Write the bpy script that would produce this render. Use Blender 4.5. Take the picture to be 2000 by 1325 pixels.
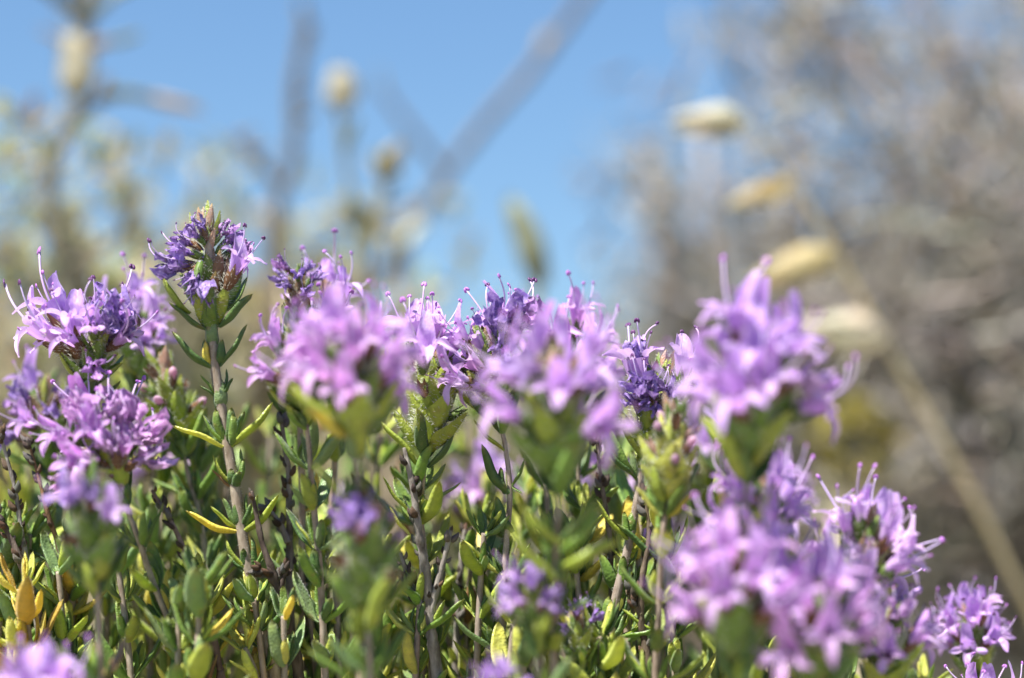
import bpy, math, random
from mathutils import Vector, Matrix, noise

for o in list(bpy.data.objects):
    bpy.data.objects.remove(o)
SC = bpy.context.scene
COL = SC.collection
V = Vector
R = math.radians

# ------------------------------------------------------------------ camera
CAM = V((0.0, 0.0, 0.11))
PITCH = R(8.0)
LENS, SENSOR = 55.0, 23.6
K = SENSOR / LENS
FOC = 0.268
FWD = V((0, math.cos(PITCH), math.sin(PITCH)))
UPV = V((0, -math.sin(PITCH), math.cos(PITCH)))
RGT = V((1, 0, 0))
cd = bpy.data.cameras.new('camera')
cam = bpy.data.objects.new('camera', cd)
COL.objects.link(cam)
cam.location = CAM
cam.rotation_euler = (math.pi / 2 + PITCH, 0, 0)
cd.lens, cd.sensor_width = LENS, SENSOR
cd.clip_start, cd.clip_end = 0.01, 2000
cd.dof.use_dof = True
cd.dof.focus_distance = FOC
cd.dof.aperture_fstop = 5.6
SC.camera = cam

# ------------------------------------------------------------------ light
SUN_EL, SUN_AZ = R(60), R(-136)          # azimuth from +Y (behind the flowers), clockwise positive
w = bpy.data.worlds.new('World')
SC.world = w
w.use_nodes = True
nt = w.node_tree
sky = nt.nodes.new('ShaderNodeTexSky')
sky.sky_type = 'NISHITA'
sky.sun_disc = False
sky.sun_elevation = SUN_EL
sky.sun_rotation = SUN_AZ
sky.altitude = 0
sky.air_density = 1.4
sky.dust_density = 0.0
sky.ozone_density = 16.0
nt.links.new(sky.outputs[0], nt.nodes['Background'].inputs[0])
nt.nodes['Background'].inputs[1].default_value = 0.060
sd = bpy.data.lights.new('sun', 'SUN')
sun = bpy.data.objects.new('sun', sd)
COL.objects.link(sun)
sd.energy, sd.angle, sd.color = 5.0, R(0.53), (1.0, 0.96, 0.89)
sdir = V((math.sin(SUN_AZ) * math.cos(SUN_EL), math.cos(SUN_AZ) * math.cos(SUN_EL), math.sin(SUN_EL)))
sun.rotation_euler = sdir.to_track_quat('Z', 'Y').to_euler()
sun.location = (0, 0, 3)
SC.view_settings.view_transform = 'Standard'
SC.view_settings.look = 'None'
SC.view_settings.gamma = 1.0
SC.view_settings.exposure = 1.3
SC.cycles.use_denoising = True
SC.cycles.max_bounces = 5
SC.cycles.diffuse_bounces = 3
SC.cycles.glossy_bounces = 2
SC.cycles.transmission_bounces = 4
SC.cycles.sample_clamp_indirect = 6


def at(px, py, dd=0.0):
    """a point of the place: dd is millimetres behind (+) or before (-) the focused sprig"""
    d = FOC + dd * 0.001
    return CAM + FWD * d + RGT * ((px - 1000) / 2000 * K * d) + UPV * (-(py - 662.5) / 2000 * K * d)


# ------------------------------------------------------------------ materials
def new_mat(name):
    m = bpy.data.materials.new(name)
    m.use_nodes = True
    n = m.node_tree.nodes
    n.clear()
    return m, n, m.node_tree.links


def N(n, t, **kw):
    x = n.new(t)
    for k, v in kw.items():
        setattr(x, k, v)
    return x


def mixc(n, l, fac, a, b, mode='MIX'):
    x = n.new('ShaderNodeMix')
    x.data_type = 'RGBA'
    x.blend_type = mode
    for sock, val in ((x.inputs[0], fac), (x.inputs[6], a), (x.inputs[7], b)):
        if hasattr(val, 'links'):
            l.new(val, sock)
        else:
            sock.default_value = val if not isinstance(val, tuple) else (*val[:3], 1)
    return x.outputs[2]


def ramp(n, l, src, a, b):
    x = n.new('ShaderNodeMapRange')
    x.clamp = True
    l.new(src, x.inputs[0])
    x.inputs[1].default_value, x.inputs[2].default_value = a, b
    return x.outputs[0]


def noise_n(n, l, co, scale, detail=3, rough=0.55, stretch=None):
    if stretch:
        mp = n.new('ShaderNodeMapping')
        mp.inputs['Scale'].default_value = stretch
        l.new(co, mp.inputs[0])
        co = mp.outputs[0]
    x = n.new('ShaderNodeTexNoise')
    x.inputs['Scale'].default_value = scale
    x.inputs['Detail'].default_value = detail
    x.inputs['Roughness'].default_value = rough
    l.new(co, x.inputs['Vector'])
    return x.outputs['Fac']


def finish(n, l, col, rough, trans, tcol=None, bump=None, bstr=0.3, bdist=0.0001, spec=0.4, sheen=0.0):
    p = n.new('ShaderNodeBsdfPrincipled')
    l.new(col, p.inputs['Base Color']) if hasattr(col, 'links') else setattr(p.inputs['Base Color'], 'default_value', (*col, 1))
    p.inputs['Roughness'].default_value = rough
    p.inputs['Specular IOR Level'].default_value = spec
    p.inputs['Sheen Weight'].default_value = sheen
    if bump is not None:
        b = n.new('ShaderNodeBump')
        b.inputs['Strength'].default_value = bstr
        b.inputs['Distance'].default_value = bdist
        l.new(bump, b.inputs['Height'])
        l.new(b.outputs[0], p.inputs['Normal'])
    out = n.new('ShaderNodeOutputMaterial')
    if trans > 0:
        t = n.new('ShaderNodeBsdfTranslucent')
        l.new(tcol if tcol is not None else col, t.inputs[0])
        mx = n.new('ShaderNodeMixShader')
        mx.inputs[0].default_value = trans
        l.new(p.outputs[0], mx.inputs[1])
        l.new(t.outputs[0], mx.inputs[2])
        l.new(mx.outputs[0], out.inputs[0])
    else:
        l.new(p.outputs[0], out.inputs[0])


def mat_leaf():
    m, n, l = new_mat('leaf')
    oi = n.new('ShaderNodeObjectInfo')
    tc = n.new('ShaderNodeTexCoord')
    co = tc.outputs['Object']
    add = n.new('ShaderNodeVectorMath')
    add.operation = 'ADD'
    l.new(co, add.inputs[0])
    l.new(oi.outputs['Random'], add.inputs[1])
    co2 = add.outputs[0]
    f1 = noise_n(n, l, co2, 6, 4)
    c = mixc(n, l, ramp(n, l, f1, 0.35, 0.7), oi.outputs['Color'], mixc(n, l, 1.0, oi.outputs['Color'], (1.38, 1.32, 1.0), 'MULTIPLY'))
    vo = n.new('ShaderNodeTexVoronoi')
    vo.inputs['Scale'].default_value = 20
    l.new(co2, vo.inputs['Vector'])
    c = mixc(n, l, ramp(n, l, vo.outputs['Distance'], 0.28, 0.1), c, mixc(n, l, 1.0, c, (0.72, 0.8, 0.75), 'MULTIPLY'))
    sep = n.new('ShaderNodeSeparateXYZ')
    l.new(co, sep.inputs[0])
    tip = ramp(n, l, sep.outputs['Y'], 0.8, 1.02)
    c = mixc(n, l, tip, c, mixc(n, l, 0.5, c, (0.42, 0.36, 0.09)))
    age = noise_n(n, l, co2, 3.2, 3)
    c = mixc(n, l, ramp(n, l, age, 0.58, 0.74), c, mixc(n, l, 0.55, c, (0.30, 0.17, 0.06)))
    tcol = mixc(n, l, 1.0, c, (1.6, 1.6, 0.5), 'MULTIPLY')
    finish(n, l, c, 0.42, 0.26, tcol, vo.outputs['Distance'], 0.55, 0.00012, 0.5, 0.12)
    return m


def mat_petal():
    m, n, l = new_mat('petal')
    oi = n.new('ShaderNodeObjectInfo')
    tc = n.new('ShaderNodeTexCoord')
    co = tc.outputs['Object']
    sep = n.new('ShaderNodeSeparateXYZ')
    l.new(co, sep.inputs[0])
    st = noise_n(n, l, co, 30, 2, 0.5, (1, 0.08, 1))
    c = mixc(n, l, ramp(n, l, st, 0.4, 0.75), oi.outputs['Color'], mixc(n, l, 1.0, oi.outputs['Color'], (0.8, 0.68, 0.88), 'MULTIPLY'))
    c = mixc(n, l, ramp(n, l, sep.outputs['Y'], 0.42, 0.05), c, (0.80, 0.72, 0.80))
    bl = noise_n(n, l, co, 5, 3)
    c = mixc(n, l, ramp(n, l, bl, 0.55, 0.8), c, (0.80, 0.70, 0.86))
    finish(n, l, c, 0.5, 0.46, mixc(n, l, 1.0, c, (1.15, 1.0, 1.15), 'MULTIPLY'), st, 0.7, 0.0001, 0.35, 0.25)
    return m


def mat_lobe():
    m, n, l = new_mat('petal_lobe')
    oi = n.new('ShaderNodeObjectInfo')
    tc = n.new('ShaderNodeTexCoord')
    co = tc.outputs['Object']
    sep = n.new('ShaderNodeSeparateXYZ')
    l.new(co, sep.inputs[0])
    sp = noise_n(n, l, co, 26, 2)
    c = mixc(n, l, ramp(n, l, sep.outputs['Y'], 0.75, 0.1), oi.outputs['Color'], (0.78, 0.56, 0.84))
    c = mixc(n, l, ramp(n, l, sp, 0.56, 0.66), c, mixc(n, l, 0.5, c, (0.50, 0.10, 0.55)))
    finish(n, l, c, 0.45, 0.42, None, sp, 0.3, 0.0001, 0.4, 0.3)
    return m


def mat_wilt():
    m, n, l = new_mat('wilted_petal')
    oi = n.new('ShaderNodeObjectInfo')
    tc = n.new('ShaderNodeTexCoord')
    f = noise_n(n, l, tc.outputs['Object'], 16, 4)
    c = mixc(n, l, ramp(n, l, f, 0.38, 0.66), oi.outputs['Color'], mixc(n, l, 0.4, oi.outputs['Color'], (0.80, 0.66, 0.90)))
    finish(n, l, c, 0.5, 0.3, None, f, 0.5, 0.0002, 0.35, 0.25)
    return m


def mat_simple(name, rough=0.5, trans=0.0, scale=900, contrast=0.35, bstr=0.4, bdist=0.0001, spec=0.3, stretch=None, dark=(0.5, 0.5, 0.5)):
    """Object Info colour broken up with noise"""
    m, n, l = new_mat(name)
    oi = n.new('ShaderNodeObjectInfo')
    tc = n.new('ShaderNodeTexCoord')
    f = noise_n(n, l, tc.outputs['Object'], scale, 5, 0.6, stretch)
    c = mixc(n, l, ramp(n, l, f, 0.5 - contrast / 2, 0.5 + contrast / 2), mixc(n, l, 1.0, oi.outputs['Color'], dark, 'MULTIPLY'), oi.outputs['Color'])
    finish(n, l, c, rough, trans, None, f, bstr, bdist, spec)
    return m


def mat_vcol(name, rough=0.6, trans=0.25, scale=300):
    """leaves and twigs of the background plants; each piece carries its own tint"""
    m, n, l = new_mat(name)
    a = n.new('ShaderNodeAttribute')
    a.attribute_name = 'tint'
    tc = n.new('ShaderNodeTexCoord')
    f = noise_n(n, l, tc.outputs['Object'], scale, 3)
    c = mixc(n, l, ramp(n, l, f, 0.3, 0.75), mixc(n, l, 1.0, a.outputs['Color'], (0.75, 0.75, 0.75), 'MULTIPLY'), a.outputs['Color'])
    finish(n, l, c, rough, trans, None, f, 0.3, 0.0003, 0.3)
    return m


def mat_hair():
    m, n, l = new_mat('hair')
    rgb = n.new('ShaderNodeRGB')
    rgb.outputs[0].default_value = (0.78, 0.78, 0.70, 1)
    finish(n, l, rgb.outputs[0], 0.4, 0.55)
    return m


def mat_ground():
    m, n, l = new_mat('dry_soil')
    tc = n.new('ShaderNodeTexCoord')
    co = tc.outputs['Object']
    f1 = noise_n(n, l, co, 1.3, 6)
    f2 = noise_n(n, l, co, 45, 5)
    c = mixc(n, l, ramp(n, l, f1, 0.38, 0.62), (0.20, 0.17, 0.12), (0.13, 0.14, 0.06))
    c = mixc(n, l, ramp(n, l, f2, 0.35, 0.7), c, (0.30, 0.26, 0.19))
    finish(n, l, c, 0.9, 0, None, f2, 0.8, 0.01, 0.2)
    return m


M_LEAF, M_PETAL, M_LOBE, M_WILT, M_HAIR = mat_leaf(), mat_petal(), mat_lobe(), mat_wilt(), mat_hair()
M_STEM = mat_simple('stem', 0.6, 0.0, 1500, 0.5, 0.5, 0.0001, 0.3, (1, 1, 0.4), (0.40, 0.34, 0.30))
M_BARK = mat_simple('bark', 0.75, 0.0, 900, 0.35, 0.9, 0.0003, 0.25, (1, 1, 0.35), (0.28, 0.25, 0.24))
M_CALYX = mat_simple('calyx', 0.5, 0.22, 14, 0.5, 0.4, 0.0001, 0.35, (1, 0.3, 1), (0.6, 0.5, 0.5))
M_STAMEN = mat_simple('stamen', 0.4, 0.2, 5, 0.5, 0.0, 0.0001, 0.4, None, (0.8, 0.7, 0.85))
M_ANTHER = mat_simple('anther', 0.35, 0.08, 30, 0.6, 0.4, 0.0001, 0.5, None, (0.6, 0.5, 0.6))
M_STRAW = mat_simple('straw', 0.5, 0.45, 400, 0.5, 0.3, 0.0002, 0.4, (1, 1, 0.2), (0.75, 0.7, 0.6))
M_VEG = mat_vcol('scrub_leaf', 0.6, 0.4)
M_TWIG = mat_vcol('scrub_twig', 0.7, 0.0, 500)
M_GROUND = mat_ground()


# ------------------------------------------------------------------ mesh helpers
def mesh(name, verts, faces, mats, mi=None, smooth=True, tint=None):
    me = bpy.data.meshes.new(name)
    me.from_pydata([tuple(v) for v in verts], [], faces)
    for m in mats:
        me.materials.append(m)
    if mi is not None:
        me.polygons.foreach_set('material_index', mi)
    me.polygons.foreach_set('use_smooth', [smooth] * len(me.polygons))
    if tint is not None:
        a = me.color_attributes.new('tint', 'FLOAT_COLOR', 'POINT')
        a.data.foreach_set('color', [c for t in tint for c in (*t, 1.0)])
    me.update()
    return me


def basis(d, zhint):
    """matrix whose Y is d and whose Z leans to zhint"""
    y = V(d).normalized()
    x = y.cross(V(zhint))
    if x.length < 1e-6:
        x = y.orthogonal()
    x.normalize()
    z = x.cross(y).normalized()
    return Matrix(((x.x, y.x, z.x, 0), (x.y, y.y, z.y, 0), (x.z, y.z, z.z, 0), (0, 0, 0, 1)))


def catmull(pts, per):
    out = []
    n = len(pts)
    for i in range(n - 1):
        p0, p1, p2, p3 = pts[max(i - 1, 0)], pts[i], pts[i + 1], pts[min(i + 2, n - 1)]
        for k in range(per):
            t = k / per
            out.append(0.5 * ((2 * p1) + (p2 - p0) * t + (2 * p0 - 5 * p1 + 4 * p2 - p3) * t * t + (3 * p1 - p0 - 3 * p2 + p3) * t ** 3))
    out.append(pts[-1].copy())
    return out


def tube(pts, rad, sides, verts, faces, cap=True):
    b = len(verts)
    prev = None
    n = len(pts)
    for i, p in enumerate(pts):
        t = (pts[min(i + 1, n - 1)] - pts[max(i - 1, 0)])
        if t.length < 1e-9:
            t = V((0, 0, 1))
        t.normalize()
        u = t.orthogonal().normalized() if prev is None else (prev - t * prev.dot(t)).normalized()
        prev = u
        v = t.cross(u)
        r = rad[i] if hasattr(rad, '__len__') else rad
        for k in range(sides):
            a = 2 * math.pi * k / sides
            verts.append(p + (u * math.cos(a) + v * math.sin(a)) * r)
    for i in range(n - 1):
        for k in range(sides):
            k2 = (k + 1) % sides
            faces.append((b + i * sides + k, b + i * sides + k2, b + (i + 1) * sides + k2, b + (i + 1) * sides + k))
    if cap:
        faces.append(tuple(b + k for k in reversed(range(sides))))
        faces.append(tuple(b + (n - 1) * sides + k for k in range(sides)))


def hairs(verts, faces, mi, base, dirs, ln, rad, idx):
    """little tapering hairs, three faces each"""
    for p, d in zip(base, dirs):
        o = d.orthogonal().normalized()
        q = d.cross(o)
        b = len(verts)
        for k in range(3):
            a = k * 2.0944
            verts.append(p + (o * math.cos(a) + q * math.sin(a)) * rad)
        verts.append(p + d * ln)
        for k in range(3):
            faces.append((b + k, b + (k + 1) % 3, b + 3))
            mi.append(idx)


# ------------------------------------------------------------------ shared small meshes (unit length along +Y, upper side +Z)
def leaf_mesh(seed, W=0.105, bend=0.12, fat=1.0, blunt=0.5):
    rg = random.Random(seed)
    ring = ((-1, .30), (-.55, .16), (0, .02), (.55, .16), (1, .30), (.72, -.32), (0, -.62), (-.72, -.32))
    verts, faces = [], []
    n = 11
    tw = rg.uniform(-.25, .25)
    sx = rg.uniform(-.05, .05)
    for i in range(n):
        t = i / (n - 1)
        wd = W * (0.42 + 0.58 * min(1, t / .3) ** .7) * max(0.0, 1 - t ** 3.2) ** blunt
        wd = max(wd, W * 0.06)
        z0 = bend * (t * t - 0.35 * t) + 0.012 * math.sin(t * 9 + seed)
        x0 = sx * math.sin(t * 3)
        for x, z in ring:
            a = tw * t
            xx, zz = x * wd, z * wd * 0.75 * fat
            verts.append(V((x0 + xx * math.cos(a) - zz * math.sin(a), t, z0 + xx * math.sin(a) + zz * math.cos(a))))
    for i in range(n - 1):
        for k in range(8):
            k2 = (k + 1) % 8
            faces.append((i * 8 + k, i * 8 + k2, (i + 1) * 8 + k2, (i + 1) * 8 + k))
    faces.append(tuple(range(8)))
    faces.append(tuple(reversed(range((n - 1) * 8, n * 8))))
    return mesh('leaf', verts, faces, [M_LEAF])


def bract_mesh(seed, W=0.27, cup=0.9, hair=True, peak=0.36):
    rg = random.Random(seed)
    verts, faces, mi = [], [], []
    n, m = 12, 9
    th = 0.028
    def prof(t):
        if t < peak:
            return W * (0.35 + 0.65 * math.sin(t / peak * math.pi / 2))
        q = (t - peak) / (1 - peak)
        return W * max(0.02, (1 - q ** 1.7) * (1 - 0.22 * math.sin(q * math.pi)))
    for side in (0, 1):
        for i in range(n):
            t = i / (n - 1)
            wd = prof(t)
            z0 = 0.20 * t * t - 0.07 * t
            for k in range(m):
                s = -1 + 2 * k / (m - 1)
                zz = z0 + cup * wd * s * s * 0.8 - (0.03 * math.exp(-(s * 5) ** 2))
                edge = (1 - abs(s) ** 4) * math.sin(math.pi * min(1, t * 0.97 + 0.03))
                verts.append(V((wd * s, t, zz - (th * edge if side else 0) + rg.uniform(-.003, .003))))
    for side in (0, 1):
        b = side * n * m
        for i in range(n - 1):
            for k in range(m - 1):
                f = (b + i * m + k, b + i * m + k + 1, b + (i + 1) * m + k + 1, b + (i + 1) * m + k)
                faces.append(f if side == 0 else f[::-1])
                mi.append(0)
    if hair:
        ps, ds = [], []
        for _ in range(46):
            t = rg.uniform(0.05, 0.97)
            s = rg.choice((-1, 1))
            wd = prof(t)
            z0 = 0.20 * t * t - 0.07 * t + cup * wd * 0.8
            ps.append(V((wd * s, t, z0)))
            ds.append(V((s * rg.uniform(.5, 1), rg.uniform(.1, .9), rg.uniform(-.4, .5))).normalized())
        for _ in range(40):
            t = rg.uniform(0.1, 0.9)
            s = rg.uniform(-.85, .85)
            wd = prof(t)
            ps.append(V((wd * s, t, 0.20 * t * t - 0.07 * t + cup * wd * s * s * .8 - th)))
            ds.append(V((rg.uniform(-.5, .5), rg.uniform(.2, .8), -rg.uniform(.5, 1))).normalized())
        hairs(verts, faces, mi, ps, ds, 0.105, 0.0055, 1)
    return mesh('bract', verts, faces, [M_LEAF, M_HAIR], mi)


def throat(t):
    """tube radii (across, up) at t in 0..1 along the tube"""
    r = 0.048 + 0.022 * min(1, t * 3) + 0.095 * max(0, (t - .25) / .75) ** 1.3
    return r * 1.12, r * 0.9


TUBE_L = 0.60


def corolla_parts(rg, nr=10, ns=20, lip=5):
    verts, faces = [], []
    bend = rg.uniform(.03, .09)
    for i in range(nr):
        t = i / (nr - 1)
        a, b = throat(t)
        for k in range(ns):
            ang = 2 * math.pi * k / ns
            flut = 1 + 0.05 * math.cos(ang * 5 + 1) * t
            verts.append(V((a * flut * math.cos(ang), t * TUBE_L, b * flut * math.sin(ang) + bend * t * t)))
    for i in range(nr - 1):
        for k in range(ns):
            k2 = (k + 1) % ns
            faces.append((i * ns + k, i * ns + k2, (i + 1) * ns + k2, (i + 1) * ns + k))
    # upper lip grows from the upper arc of the throat
    k0, k1 = int(ns * 0.06) + 1, int(ns * 0.44)
    cols = list(range(k0, k1 + 1))
    prev = [(nr - 1) * ns + k for k in cols]
    curl = rg.uniform(-0.02, 0.30)
    pinch = rg.uniform(.25, .6)
    wav = rg.uniform(0, 6)
    for j in range(1, lip + 1):
        q = j / lip
        row = []
        for c, k in enumerate(cols):
            s = -1 + 2 * c / (len(cols) - 1)
            p = verts[(nr - 1) * ns + k]
            shrink = 1 - pinch * q ** 2
            tip = 0.30 - 0.05 * abs(s) ** 2.5 - 0.055 * math.exp(-(s * 3.2) ** 2)
            row.append(len(verts))
            verts.append(V((p.x * shrink, p.y + tip * q, p.z + 0.05 * q * (1 - s * s) + curl * q * q + 0.028 * q * math.sin(q * 4 + s * 4 + wav))))
        for c in range(len(cols) - 1):
            faces.append((prev[c], prev[c + 1], row[c + 1], row[c]))
        prev = row
    # short lower rim joining the lobes
    return verts, faces, bend


def corolla_mesh(seed):
    v, f, _ = corolla_parts(random.Random(seed))
    return mesh('flower', v, f, [M_PETAL])


def lobe_mesh(seed):
    rg = random.Random(seed)
    verts, faces = [], []
    n, m = 9, 7
    drop = rg.uniform(.1, .75)
    roll = rg.uniform(-.5, .9)
    twist = rg.uniform(-.6, .6)
    for i in range(n):
        t = i / (n - 1)
        wd = (0.17 + 0.10 * math.sin(min(1, t * 1.15) * math.pi * .62)) * (1 - t ** 5) ** .6
        wd = max(wd, 0.05)
        for k in range(m):
            s = -1 + 2 * k / (m - 1)
            rag = 1 + .13 * noise.noise(V((k * .9, i * .6, seed * 5.1)))
            x = wd * s * rag
            z = roll * wd * s * s * 1.4
            a = twist * t
            tt = t * (1 - .07 * abs(s) + .09 * noise.noise(V((k * .8, 3, seed * 2.7))) * t)
            verts.append(V((x * math.cos(a) - z * math.sin(a), tt, x * math.sin(a) + z * math.cos(a) - drop * t ** 2.4 + .05 * math.sin(5 * t + 4 * s + seed) * t)))
    for i in range(n - 1):
        for k in range(m - 1):
            faces.append((i * m + k, i * m + k + 1, (i + 1) * m + k + 1, (i + 1) * m + k))
    return mesh('lower_lobe', verts, faces, [M_LOBE])


def wilt_mesh(seed):
    """a dried corolla: the same tube, shrunk, crinkled and curling over"""
    rg = random.Random(seed)
    verts, faces = [], []
    nr, ns = 26, 22
    off = V((seed * 7.3, seed * 1.7, seed * 3.1))
    droop = rg.uniform(.15, .6)
    tw = rg.uniform(-1.4, 1.4)
    ph = rg.uniform(0, 6)
    for i in range(nr):
        t = i / (nr - 1)
        r = 0.05 + 0.10 * t ** 1.2 + (0.09 * (t - .7) / .3 if t > .7 else 0)
        for k in range(ns):
            a = 2 * math.pi * k / ns + tw * t
            ruff = 1 + 0.45 * t * t * math.sin(5 * a + ph) * (1 if t > .45 else .5)
            rr = r * ruff
            long = 0.78 + 0.22 * math.sin(3 * a + ph * 2) * t
            p = V((rr * math.cos(a), t * long, rr * 0.75 * math.sin(a)))
            amp = 0.02 + 0.10 * t
            p += V(noise.noise_vector(p * 9 + off)) * amp + V(noise.noise_vector(p * 24 + off)) * amp * .75
            p.z -= droop * max(0, t - .35) ** 2
            verts.append(p)
    for i in range(nr - 1):
        for k in range(ns):
            if i > nr * .62 and noise.noise(V((k * .45, i * .12, seed))) > .24:
                continue
            k2 = (k + 1) % ns
            faces.append((i * ns + k, i * ns + k2, (i + 1) * ns + k2, (i + 1) * ns + k))
    return mesh('wilted_flower', verts, faces, [M_WILT])


def bud_mesh(seed):
    verts, faces = [], []
    nr, ns = 9, 10
    for i in range(nr):
        t = i / (nr - 1)
        r = (0.05 + .03 * min(1, t * 3) + 0.035 * math.exp(-((t - .78) / .2) ** 2)) * (1 if t < .8 else max(.12, math.cos((t - .8) / .2 * 1.5)))
        for k in range(ns):
            a = 2 * math.pi * k / ns
            verts.append(V((r * math.cos(a) * (1 + .08 * math.sin(3 * a)), t * .62, r * math.sin(a) + .03 * t * t)))
    for i in range(nr - 1):
        for k in range(ns):
            k2 = (k + 1) % ns
            faces.append((i * ns + k, i * ns + k2, (i + 1) * ns + k2, (i + 1) * ns + k))
    faces.append(tuple(range((nr - 1) * ns, nr * ns)))
    return mesh('flower_bud', verts, faces, [M_PETAL])


def calyx_mesh(seed):
    rg = random.Random(seed)
    verts, faces, mi = [], [], []
    nr, ns = 6, 20
    for i in range(nr + 3):
        t = i / (nr - 1)
        r = 0.055 + 0.06 * math.sin(min(1, t * 1.2) * math.pi * .5)
        for k in range(ns):
            a = 2 * math.pi * k / ns
            tooth = (k % 4) - 2
            if i >= nr:
                q = (i - nr + 1) / 3
                aa = a + (-(tooth) * 2 * math.pi / ns) * q * .93
                verts.append(V((r * math.cos(aa) * (1 + .12 * q), .32 + .17 * q, r * math.sin(aa) * (1 + .12 * q))))
            else:
                rb = 1 + 0.05 * math.cos(10 * a)
                verts.append(V((r * rb * math.cos(a), t * .32, r * rb * math.sin(a))))
    for i in range(nr + 2):
        for k in range(ns):
            if i >= nr - 1 and k % 4 == 0 and False:
                continue
            k2 = (k + 1) % ns
            if i >= nr - 1 and (k % 4) == 3:
                continue
            faces.append((i * ns + k, i * ns + k2, (i + 1) * ns + k2, (i + 1) * ns + k))
            mi.append(0)
    ps, ds = [], []
    for _ in range(70):
        t = rg.uniform(.1, 1.4)
        a = rg.uniform(0, 6.283)
        ps.append(V((.115 * math.cos(a), t * .32, .115 * math.sin(a))))
        ds.append(V((math.cos(a), rg.uniform(.2, 1.2), math.sin(a))).normalized())
    hairs(verts, faces, mi, ps, ds, 0.08, 0.0045, 1)
    return mesh('calyx', verts, faces, [M_CALYX, M_HAIR], mi)


def stamen_mesh(seed, curl=0.0):
    rg = random.Random(seed)
    verts, faces = [], []
    n = 9
    pts = [V((0.03 * math.sin(i / n * 4 + seed), i / n, curl * (i / n) ** 2.5 - .05 * math.sin(i / n * 3))) for i in range(n + 1)]
    if curl > .3:
        pts = []
        for i in range(n + 3):
            q = i / (n + 2)
            ang = curl * 3.2 * max(0, q - .35) ** 1.3
            last = pts[-1] if pts else V((0, -1 / n, 0))
            pts.append(last + V((.02 * math.sin(q * 6), math.cos(ang), math.sin(ang))) / n)
    tube(pts, [0.023 - 0.007 * i / len(pts) for i in range(len(pts))], 5, verts, faces)
    mi = [0] * len(faces)
    e = pts[-1]
    d = (pts[-1] - pts[-2]).normalized()
    for s in (-1, 1):                                  # two anther lobes
        b = len(verts)
        for i in range(5):
            th = math.pi * (i + .35) / 5.0
            for k in range(7):
                ph = 2 * math.pi * k / 7
                verts.append(e + V((s * .030 + .035 * math.sin(th) * math.cos(ph) + s * .016 * math.cos(th), -.055 * math.cos(th) * d.y + .036 * math.sin(th) * math.sin(ph) * d.z + .03, .036 * math.sin(th) * math.sin(ph) * d.y - .055 * math.cos(th) * d.z)))
        for i in range(4):
            for k in range(7):
                k2 = (k + 1) % 7
                faces.append((b + i * 7 + k, b + i * 7 + k2, b + (i + 1) * 7 + k2, b + (i + 1) * 7 + k))
                mi.append(1)
        faces.append(tuple(b + k for k in reversed(range(7))))
        faces.append(tuple(b + 28 + k for k in range(7)))
        mi += [1, 1]
    return verts, faces, mi


def stamen_variants():
    out = []
    for tone, mat in (('fresh', M_ANTHER_F), ('old', M_ANTHER_D)):
        for s, c in ((1, .05), (2, .18), (3, -.12), (4, .75)):
            v, f, mi = stamen_mesh(s, c)
            out.append(mesh('stamen', v, f, [M_STAMEN, mat], mi))
    return out


def fixed(name, col, rough=.4, trans=.1, scale=30):
    m, n, l = new_mat(name)
    tc = n.new('ShaderNodeTexCoord')
    f = noise_n(n, l, tc.outputs['Object'], scale, 3)
    c = mixc(n, l, f, tuple(x * .6 for x in col), tuple(min(1, x * 1.35) for x in col))
    finish(n, l, c, rough, trans, None, f, .4, .0001, .45)
    return m


M_ANTHER_F = fixed('anther_magenta', (0.42, 0.16, 0.52))
M_ANTHER_D = fixed('anther_dark', (0.12, 0.035, 0.14))
LEAVES = [leaf_mesh(i, W=.108 + .012 * (i % 4), bend=(.10, .2, .05, .28, -.08, .15)[i % 6], fat=1 + .15 * (i % 2), blunt=(.5, .62, .42)[i % 3]) for i in range(9)]
BROAD = [leaf_mesh(20 + i, W=.165 + .02 * i, bend=.12, fat=.75, blunt=.55) for i in range(3)]
BRACTS = [bract_mesh(i, W=(.25, .29, .23, .31)[i], cup=(.9, .7, 1.2, .8)[i]) for i in range(4)]
COROLLAS = [corolla_mesh(i) for i in range(8)]
LOBES = [lobe_mesh(i) for i in range(9)]
WILTS = [wilt_mesh(i + 1) for i in range(7)]
BUDS = [bud_mesh(i) for i in range(2)]
CALYXES = [calyx_mesh(i) for i in range(3)]
STAMENS = stamen_variants()

# ------------------------------------------------------------------ colours (the things' own)
GREEN = (0.14, 0.235, 0.044)
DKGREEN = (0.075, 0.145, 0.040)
GREYGREEN = (0.17, 0.26, 0.11)
YGREEN = (0.30, 0.37, 0.058)
LIME = (0.47, 0.50, 0.12)
YELLOW = (0.58, 0.50, 0.09)
BROWN = (0.22, 0.12, 0.055)
MAROON = (0.20, 0.12, 0.07)
PINKISH = (0.42, 0.27, 0.22)
LILAC = (0.63, 0.40, 0.79)
PINK = (0.69, 0.41, 0.77)
PALE = (0.72, 0.52, 0.84)
VIOLET = (0.27, 0.14, 0.52)
MAUVE = (0.40, 0.17, 0.52)
STEMC = (0.46, 0.39, 0.31)
GREYBARK = (0.36, 0.33, 0.29)
DARKBARK = (0.17, 0.13, 0.105)
KEY = dict(g=GREEN, d=DKGREEN, e=GREYGREEN, y=YGREEN, l=LIME, Y=YELLOW, b=BROWN, m=MAROON, p=PINKISH)


def jit(rg, c, a=.12):
    k = 1 + rg.uniform(-a, a)
    return tuple(max(0, min(1, x * k * (1 + rg.uniform(-a, a) * .4))) for x in c)


# ------------------------------------------------------------------ objects
def thing(name, label, cat, loc, group=None):
    o = bpy.data.objects.new(name, None)
    o.empty_display_size = 0.005
    COL.objects.link(o)
    o.location = loc
    o['label'], o['category'] = label, cat
    if group:
        o['group'] = group
    return o


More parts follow.
